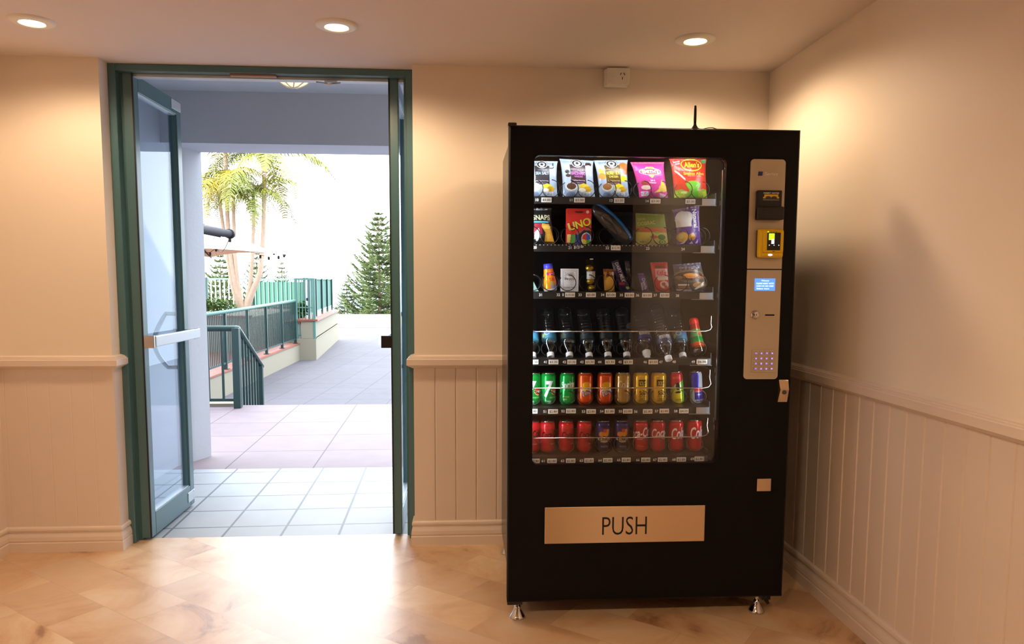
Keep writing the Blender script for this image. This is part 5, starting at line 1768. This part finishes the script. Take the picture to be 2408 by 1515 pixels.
bag('dim upright wrapper end behind the small purple bar on the third shelf', (0.6451, 1.3844), (0.6652, 1.3845), (0.6799, 1.3221), (0.6599, 1.3187), 2, (70, 58, 74), [speck(0.1, 0.4, 0.9, 0.95, (150, 140, 156), 8, 0.3, 3)], [], depth=0.01, n=30, y=3.02, pinch=0.0, cat='chocolate bar', name='chocolate_bar')
RB = (206, 40, 46)
bag('red and white wrapped wafer bar between slot numbers 37 and 38', (0.7325, 1.3767), (0.8015, 1.3788), (0.8128, 1.2631), (0.7570, 1.2662), 2, RB,
    [rect(0, 0.88, 1, 1, (190, 40, 40)), rect(0.2, 0.80, 0.8, 0.87, (120, 40, 34)), poly([(0.16, 0.48), (0.94, 0.46), (0.94, 0.78), (0.2, 0.78)], (214, 176, 180)), poly([(0.3, 0.38), (0.95, 0.40), (0.95, 0.50), (0.2, 0.50)], (220, 206, 190)), ell(0.66, 0.24, 0.30, 0.13, (226, 200, 190)), ell(0.62, 0.26, 0.14, 0.06, (190, 60, 60)), ell(0.76, 0.17, 0.12, 0.05, (170, 90, 60))],
    [('KitKat', 0.56, 0.64, 0.17, 0.62, (206, 40, 60), {'shear': 0.15, 'bold': 0.03})], depth=0.022, pinch=0.0, cat='chocolate bar', name='chocolate_bar')
bag('wide dark cookie packet with a clear top, rightmost on the third shelf', (0.8237, 1.3690), (0.9350, 1.3780), (0.9657, 1.2620), (0.8399, 1.2632), 2, (92, 80, 72),
    [rect(0, 0.84, 1, 1, (96, 90, 112)), speck(0.2, 0.78, 0.9, 0.97, (190, 186, 204), 16, 0.25, 3), ell(0.48, 0.58, 0.50, 0.20, (128, 112, 96)), ell(0.48, 0.56, 0.47, 0.16, (70, 54, 40)), ell(0.52, 0.57, 0.26, 0.09, (206, 130, 62)), ell(0.52, 0.61, 0.22, 0.05, (226, 160, 80)), ell(0.12, 0.52, 0.12, 0.06, (130, 106, 84)), ell(0.86, 0.52, 0.14, 0.06, (150, 100, 64)),
     rect(0.08, 0.22, 0.44, 0.28, (220, 216, 206)), rect(0.08, 0.12, 0.46, 0.20, (150, 110, 66)), ell(0.74, 0.24, 0.20, 0.10, (190, 146, 90)), poly([(0.58, 0.10), (0.94, 0.36), (0.90, 0.22), (0.64, 0.08)], (226, 222, 216)), rect(0.02, 0.03, 0.5, 0.09, (206, 196, 196)), rect(0, 0, 1, 0.035, (60, 54, 100)), poly([(0.66, 0.0), (1, 0.0), (1, 0.10), (0.9, 0.12)], (66, 60, 130))],
    [('THE COOKIE CO', 0.5, 0.36, 0.045, 0.5, (150, 132, 110))], depth=0.04, pinch=0.0, cat='cookie packet', name='cookie_packet')

# ---- drinks
def can(label, px, row, colf, texts, r=0.0305, h=0.127, group=None, roty=0.0, spin=0.0, y=2.962, base_m=None):
    z0 = ROWZ[row] + 0.0005
    t = empty('drink_can', (px, y, z0), (0, roty, 0))
    tag(t, label, 'drink can', group)
    prof = [(r * 0.80, 0.0), (r * 0.84, 0.002), (r * 0.985, 0.010), (r, 0.014), (r, h * 0.86), (r * 0.97, h * 0.90), (r * 0.86, h * 0.955), (r * 0.83, h * 0.965)]
    mb = painted_lathe(prof, colf, [(s, a + spin) + tuple(rest) for s, a, *rest in texts])
    mb.build('can_body', M['can'], t)
    l = MB()
    l.lathe([(r * 0.83, h * 0.965), (r * 0.87, h * 0.972), (r * 0.88, h * 0.985), (r * 0.85, h * 0.992), (r * 0.80, h * 0.985), (r * 0.77, h * 0.965), (0.001, h * 0.963)], 40, cap0=False, cap1=False)
    l.build('lid', M['lid'], t)
    g = MB()
    g.tube([(0.009 * cos(2 * pi * k / 14), -0.004 + 0.011 * sin(2 * pi * k / 14), h * 0.975) for k in range(14)], 0.0016, 6, closed=True)
    g.build('pull_tab', M['lid'], t)
    return t
def bands(base, *bs):
    """bs: (a0, a1, h0, h1, colour)"""
    def f(a, h):
        c = base(a, h) if callable(base) else base
        for a0, a1, h0, h1, q in bs:
            if a0 <= a <= a1 and h0 <= h <= h1:
                c = q
        return c
    return f
def dots(f0, items):
    """items: (angle, height, radius in angle, radius in height, colour)"""
    def f(a, h):
        c = f0(a, h) if callable(f0) else f0
        for ac, hc, ra, rh, q in items:
            if ((a - ac) / ra) ** 2 + ((h - hc) / rh) ** 2 <= 1:
                c = q
        return c
    return f
GR, GR2 = (14, 128, 62), (16, 150, 66)
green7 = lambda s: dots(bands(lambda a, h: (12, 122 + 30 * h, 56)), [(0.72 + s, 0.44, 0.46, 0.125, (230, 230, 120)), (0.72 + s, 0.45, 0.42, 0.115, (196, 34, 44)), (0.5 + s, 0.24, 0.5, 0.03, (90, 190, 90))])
seven = lambda s: [('7', -0.05 + s, 0.53, 0.060, 0.034, W_, {'shear': 0.2}), ('7', -0.13 + s, 0.53, 0.060, 0.034, W_, {'shear': 0.2}), ('7', -0.09 + s, 0.512, 0.060, 0.034, W_, {'shear': 0.2}), ('up', 0.72 + s, 0.45, 0.012, 0.017, W_, {'shear': 0.1, 'bold': 0.03}), ('LEMON', -0.1 + s, 0.12, 0.005, 0.018, (226, 240, 226)), ('LIME', 0.0 + s, 0.07, 0.004, 0.012, (226, 240, 226))]
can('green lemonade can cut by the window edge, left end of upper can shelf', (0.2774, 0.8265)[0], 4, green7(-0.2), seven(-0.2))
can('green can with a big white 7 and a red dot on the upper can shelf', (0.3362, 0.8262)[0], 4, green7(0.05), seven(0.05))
can('plain green can with white lettering, third on the upper can shelf', (0.4120, 0.8258)[0], 4, dots(lambda a, h: (14, 146 + 14 * h, 64), [(-0.3, 0.26, 0.5, 0.012, (170, 196, 60))]),
    [('Sprite', 0.0, 0.66, 0.026, 0.058, W_, {'rot': 0.12, 'bold': 0.05, 'shear': 0.15}), ('ZERO', -0.4, 0.18, 0.005, 0.014, (200, 230, 206)), ('375', 0.6, 0.08, 0.005, 0.009, (200, 230, 206))])
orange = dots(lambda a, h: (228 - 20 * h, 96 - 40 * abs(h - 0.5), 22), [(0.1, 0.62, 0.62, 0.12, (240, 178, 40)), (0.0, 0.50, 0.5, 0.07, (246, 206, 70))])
fanta = [('Fanta', 0.1, 0.44, 0.030, 0.046, (34, 44, 110), {'rot': 0.42, 'bold': 0.09}), ('Fanta', 0.1, 0.44, 0.027, 0.042, (236, 236, 244), {'rot': 0.42, 'bold': 0.02})]
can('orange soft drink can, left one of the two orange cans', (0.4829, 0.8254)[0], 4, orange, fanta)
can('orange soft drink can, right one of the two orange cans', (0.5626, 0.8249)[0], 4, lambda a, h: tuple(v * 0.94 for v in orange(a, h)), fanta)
can('tan gold cola can on the upper can shelf, between the orange and yellow cans', (0.6341, 0.8245)[0], 4, lambda a, h: (184, 144, 78), [('Cola', -0.1, 0.66, 0.030, 0.046, (222, 200, 160), {'shear': 0.35, 'rot': 0.1, 'bold': 0.02})])
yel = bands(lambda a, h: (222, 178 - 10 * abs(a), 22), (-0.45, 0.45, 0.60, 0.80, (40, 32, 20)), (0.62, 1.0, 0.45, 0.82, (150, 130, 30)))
solo = [('SOLO', 0.05, 0.69, 0.016, 0.026, (228, 190, 40), {'bold': 0.04}), ('Solo', 0.1, 0.37, 0.017, 0.028, (40, 30, 16), {'bold': 0.04}), ('THIRST CRUSHER', 0.1, 0.25, 0.005, 0.036, (60, 48, 16)), ('LEMON', 0.1, 0.18, 0.005, 0.03, (60, 48, 16)), ('ORIGINAL', 0.1, 0.12, 0.006, 0.036, (70, 56, 16))]
can('yellow and black lemon drink can, left one of the two yellow cans', (0.7074, 0.8240)[0], 4, yel, solo)
can('yellow and black lemon drink can, right one of the two yellow cans', (0.7793, 0.8236)[0], 4, yel, solo, spin=0.1)
can('slim tilted energy drink can, red at the top and yellow-green below', (0.8618, 0.8197)[0], 4,
    dots(lambda a, h: (190, 30, 56) if h > 0.66 + 0.1 * a else ((110, 190, 60) if a > 0.45 else ((226, 214, 40) if h < 0.45 else (120, 190, 70))), [(-0.1, 0.56, 0.55, 0.10, (206, 226, 190)), (-0.1, 0.57, 0.34, 0.12, (30, 26, 24)), (-0.1, 0.38, 0.5, 0.035, (60, 20, 30))]),
    [('MOTHER', -0.2, 0.84, 0.010, 0.030, (240, 120, 60), {'bold': 0.03}), ('PASSION', -0.1, 0.14, 0.006, 0.026, (120, 110, 20))], r=0.0255, h=0.131, roty=radians(-6))
can('slim blue and silver energy drink can, rightmost on the upper can shelf', (0.9377, 0.8193)[0], 4,
    dots(lambda a, h: ((34, 30, 150) if (h > 0.46 and a < 0.2) or (h <= 0.46 and a > -0.55) else (186, 192, 200)) if h > 0.14 else (196, 200, 214), [(0.1, 0.46, 0.9, 0.05, (196, 40, 60)), (0.1, 0.40, 0.6, 0.03, (206, 130, 120))]),
    [('Red Bull', 0.2, 0.09, 0.008, 0.030, (40, 40, 140), {'bold': 0.03}), ('ENERGY', 0.2, 0.30, 0.006, 0.02, (200, 200, 220))], r=0.0255, h=0.131, roty=radians(-4))
# lower can shelf
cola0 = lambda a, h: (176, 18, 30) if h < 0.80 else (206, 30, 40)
def zero(s):
    return [('Coca-Cola', s, 0.62, 0.026, 0.085, (36, 14, 16), {'shear': 0.35, 'rot': 0.14}), ('ZERO SUGAR', s + 0.3, 0.30, 0.005, 0.03, (180, 160, 160))]
for nm, x, s in (('first', 1254, -0.3), ('second', 1289, 0.5), ('third', 1333, 0.7), ('fourth', 1376, 0.6)):
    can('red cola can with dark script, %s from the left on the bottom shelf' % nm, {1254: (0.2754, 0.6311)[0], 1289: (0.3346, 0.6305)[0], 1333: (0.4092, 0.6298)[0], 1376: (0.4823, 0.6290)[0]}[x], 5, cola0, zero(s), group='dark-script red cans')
purp = dots(lambda a, h: (44, 34, 92) if h > 0.45 else (30, 30, 62), [(0.0, 0.70, 0.8, 0.12, (80, 40, 110)), (-0.35, 0.60, 0.40, 0.085, (206, 132, 40)), (0.25, 0.64, 0.42, 0.11, (222, 140, 36)), (0.1, 0.72, 0.25, 0.06, (196, 60, 50)), (0.5, 0.73, 0.2, 0.04, (226, 150, 50)), (0.0, 0.435, 0.95, 0.055, (196, 176, 140)), (0.0, 0.37, 0.5, 0.04, (176, 160, 130))])
kirk = [('KIRKS', 0.0, 0.44, 0.012, 0.042, (36, 28, 30), {'bold': 0.05}), ('PASITO', 0.0, 0.20, 0.007, 0.028, (140, 130, 160))]
can('dark purple can with an orange picture, left one of the two purple cans', (0.5591, 0.6283)[0], 5, purp, kirk)
can('dark purple can with an orange picture, right one of the two purple cans', (0.6327, 0.6275)[0], 5, purp, kirk, spin=0.05)
cola1 = lambda a, h: (186, 16, 28)
sc = {'shear': 0.35, 'rot': 0.12, 'bold': 0.025}
can('red cola can with white script between the purple cans and slot number 67', (0.7116, 0.6267)[0], 5, dots(cola1, [(-0.7, 0.49, 0.5, 0.025, (226, 206, 200))]), [('Coca-Cola', -0.25, 0.64, 0.036, 0.125, (232, 222, 216), sc), ('CLASSIC', -0.2, 0.44, 0.006, 0.03, (226, 170, 170)), ('375ml', -0.2, 0.20, 0.006, 0.026, (206, 110, 110))])
can('red cola can with white script starting at its left edge, above slot number 67', (0.7806, 0.6260)[0], 5, dots(cola1, [(0.0, 0.50, 0.8, 0.02, (226, 206, 200))]), [('Coca-Cola', 0.95, 0.66, 0.036, 0.125, (232, 222, 216), sc), ('ZERO', 0.6, 0.44, 0.005, 0.02, (226, 170, 170))])
can('red can with white script above slot number 68', (0.8549, 0.6253)[0], 5, cola1, [('Cola', 0.1, 0.62, 0.042, 0.058, (236, 228, 222), sc)])
can('red can with white script at the right end of the bottom shelf', (0.9311, 0.6245)[0], 5, cola1, [('Cola', 0.15, 0.64, 0.044, 0.060, (240, 232, 226), sc)])

# bottles lying head down in the sloping rack
def bottle(label, p, lean, tilt, labelf, h=0.205, r=0.030, cap_r=0.0135, group=None, texts=(), fill=None, cap_long=False, y=2.915):
    """cap at p (x, z); body leans back and up from it"""
    t = empty('water_bottle', (p[0], y, p[1]))
    tag(t, label, 'water bottle', group)
    t.rotation_euler = (Matrix.Rotation(radians(tilt), 4, 'Y') @ Matrix.Rotation(radians(-lean), 4, 'X')).to_euler()
    prof = [(cap_r * 0.86, 0.004), (cap_r * 0.9, 0.018), (r * 0.55, 0.028), (r * 0.85, 0.042), (r * 0.985, 0.054), (r, 0.060), (r * 0.97, 0.063), (r * 0.97, 0.097), (r, 0.101)]
    z = 0.107
    while z < h - 0.02:
        prof += [(r, z), (r * 0.93, z + 0.005), (r, z + 0.010)]
        z += 0.0125
    prof += [(r * 0.97, h - 0.008), (r * 0.82, h - 0.001), (r * 0.5, h - 0.003), (0.001, h - 0.010)]
    MB().lathe(prof, 36, cap0=True, cap1=False).build('bottle_body', M['pet'], t)
    c = MB()
    if cap_long:
        c.lathe([(0.009, -0.018), (0.0105, -0.016), (0.0115, -0.004), (0.0155, 0.000), (0.0165, 0.016), (0.014, 0.018)], 28)
    else:
        c.lathe([(cap_r * 0.80, -0.0055), (cap_r * 0.80, -0.0075), (cap_r * 0.96, -0.0075), (cap_r * 1.03, -0.006), (cap_r * 1.03, 0.008), (cap_r, 0.010)], 28)
    o = c.build('cap', M['cap'], t)
    if labelf:
        mb = painted_lathe([(r * 0.985, 0.064), (r * 0.985, 0.096)], labelf, texts, rows=40)
        mb.build('label', M['card'], t)
    return t
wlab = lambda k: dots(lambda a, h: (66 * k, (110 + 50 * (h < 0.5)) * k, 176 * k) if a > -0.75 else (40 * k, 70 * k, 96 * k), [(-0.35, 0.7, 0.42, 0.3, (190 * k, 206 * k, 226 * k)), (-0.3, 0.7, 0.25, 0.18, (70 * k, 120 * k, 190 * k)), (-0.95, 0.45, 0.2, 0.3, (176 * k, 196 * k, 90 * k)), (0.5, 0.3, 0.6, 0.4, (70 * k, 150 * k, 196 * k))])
spots = [((0.2693, 1.0129), 0.98, 'head-down water bottle cut by the window edge, left end of bottle shelf', 4),
         ((0.3394, 1.0144), 0.8, 'head-down clear water bottle with a blue label above slot number 41', 6),
         ((0.4131, 1.0143), 0.36, 'head-down clear water bottle above slot number 42', 7),
         ((0.4904, 1.0125), 0.34, 'head-down clear water bottle above slot number 43', 8),
         ((0.5645, 1.0141), 0.22, 'head-down clear water bottle above slot number 44', 3),
         ((0.6389, 1.0139), 0.22, 'head-down clear water bottle above slot number 45', 2)]
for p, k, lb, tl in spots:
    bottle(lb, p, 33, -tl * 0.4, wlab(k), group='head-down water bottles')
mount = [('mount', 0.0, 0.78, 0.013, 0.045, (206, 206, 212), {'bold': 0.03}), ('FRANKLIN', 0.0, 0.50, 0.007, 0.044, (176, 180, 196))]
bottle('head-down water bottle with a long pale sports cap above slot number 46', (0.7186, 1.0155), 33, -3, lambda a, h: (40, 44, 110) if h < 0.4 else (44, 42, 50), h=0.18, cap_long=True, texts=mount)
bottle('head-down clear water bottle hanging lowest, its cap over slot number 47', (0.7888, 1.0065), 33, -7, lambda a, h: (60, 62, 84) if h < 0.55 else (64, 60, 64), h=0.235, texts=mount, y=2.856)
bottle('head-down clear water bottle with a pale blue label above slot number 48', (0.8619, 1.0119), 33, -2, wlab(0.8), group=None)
t = empty('juice_bottle', ((0.9306, 1.0050)[0], 2.925, ROWZ[3] + 0.004))
t.rotation_euler = (radians(-24), radians(-3), 0)
tag(t, 'red and green labelled juice bottle at the right end of the bottle shelf', 'juice bottle')
MB().lathe([(0.012, 0.0), (0.022, 0.003), (0.0285, 0.012), (0.029, 0.03), (0.0265, 0.042)], 36, cap1=False).build('bottle_base', M['pet'], t)
mb = painted_lathe([(0.027, 0.036), (0.0262, 0.060), (0.0215, 0.095), (0.0185, 0.130)],
    dots(lambda a, h: (222, 84, 30) if h < 0.16 else ((20, 140, 60) if h < 0.42 else ((110, 190, 110) if h < 0.76 else (214, 60, 50))), [(0.5, 0.6, 0.7, 0.12, (220, 150, 80)), (-0.2, 0.62, 0.4, 0.05, (40, 150, 70))]),
    [('b', 0.15, 0.52, 0.014, 0.010, (170, 40, 40), {'bold': 0.05})])
mb.build('label', M['can'], t)
MB().lathe([(0.0185, 0.130), (0.0178, 0.150), (0.015, 0.156), (0.004, 0.158)], 28).build('cap', mat('red_cap', (220, 40, 34), 0.35), t)
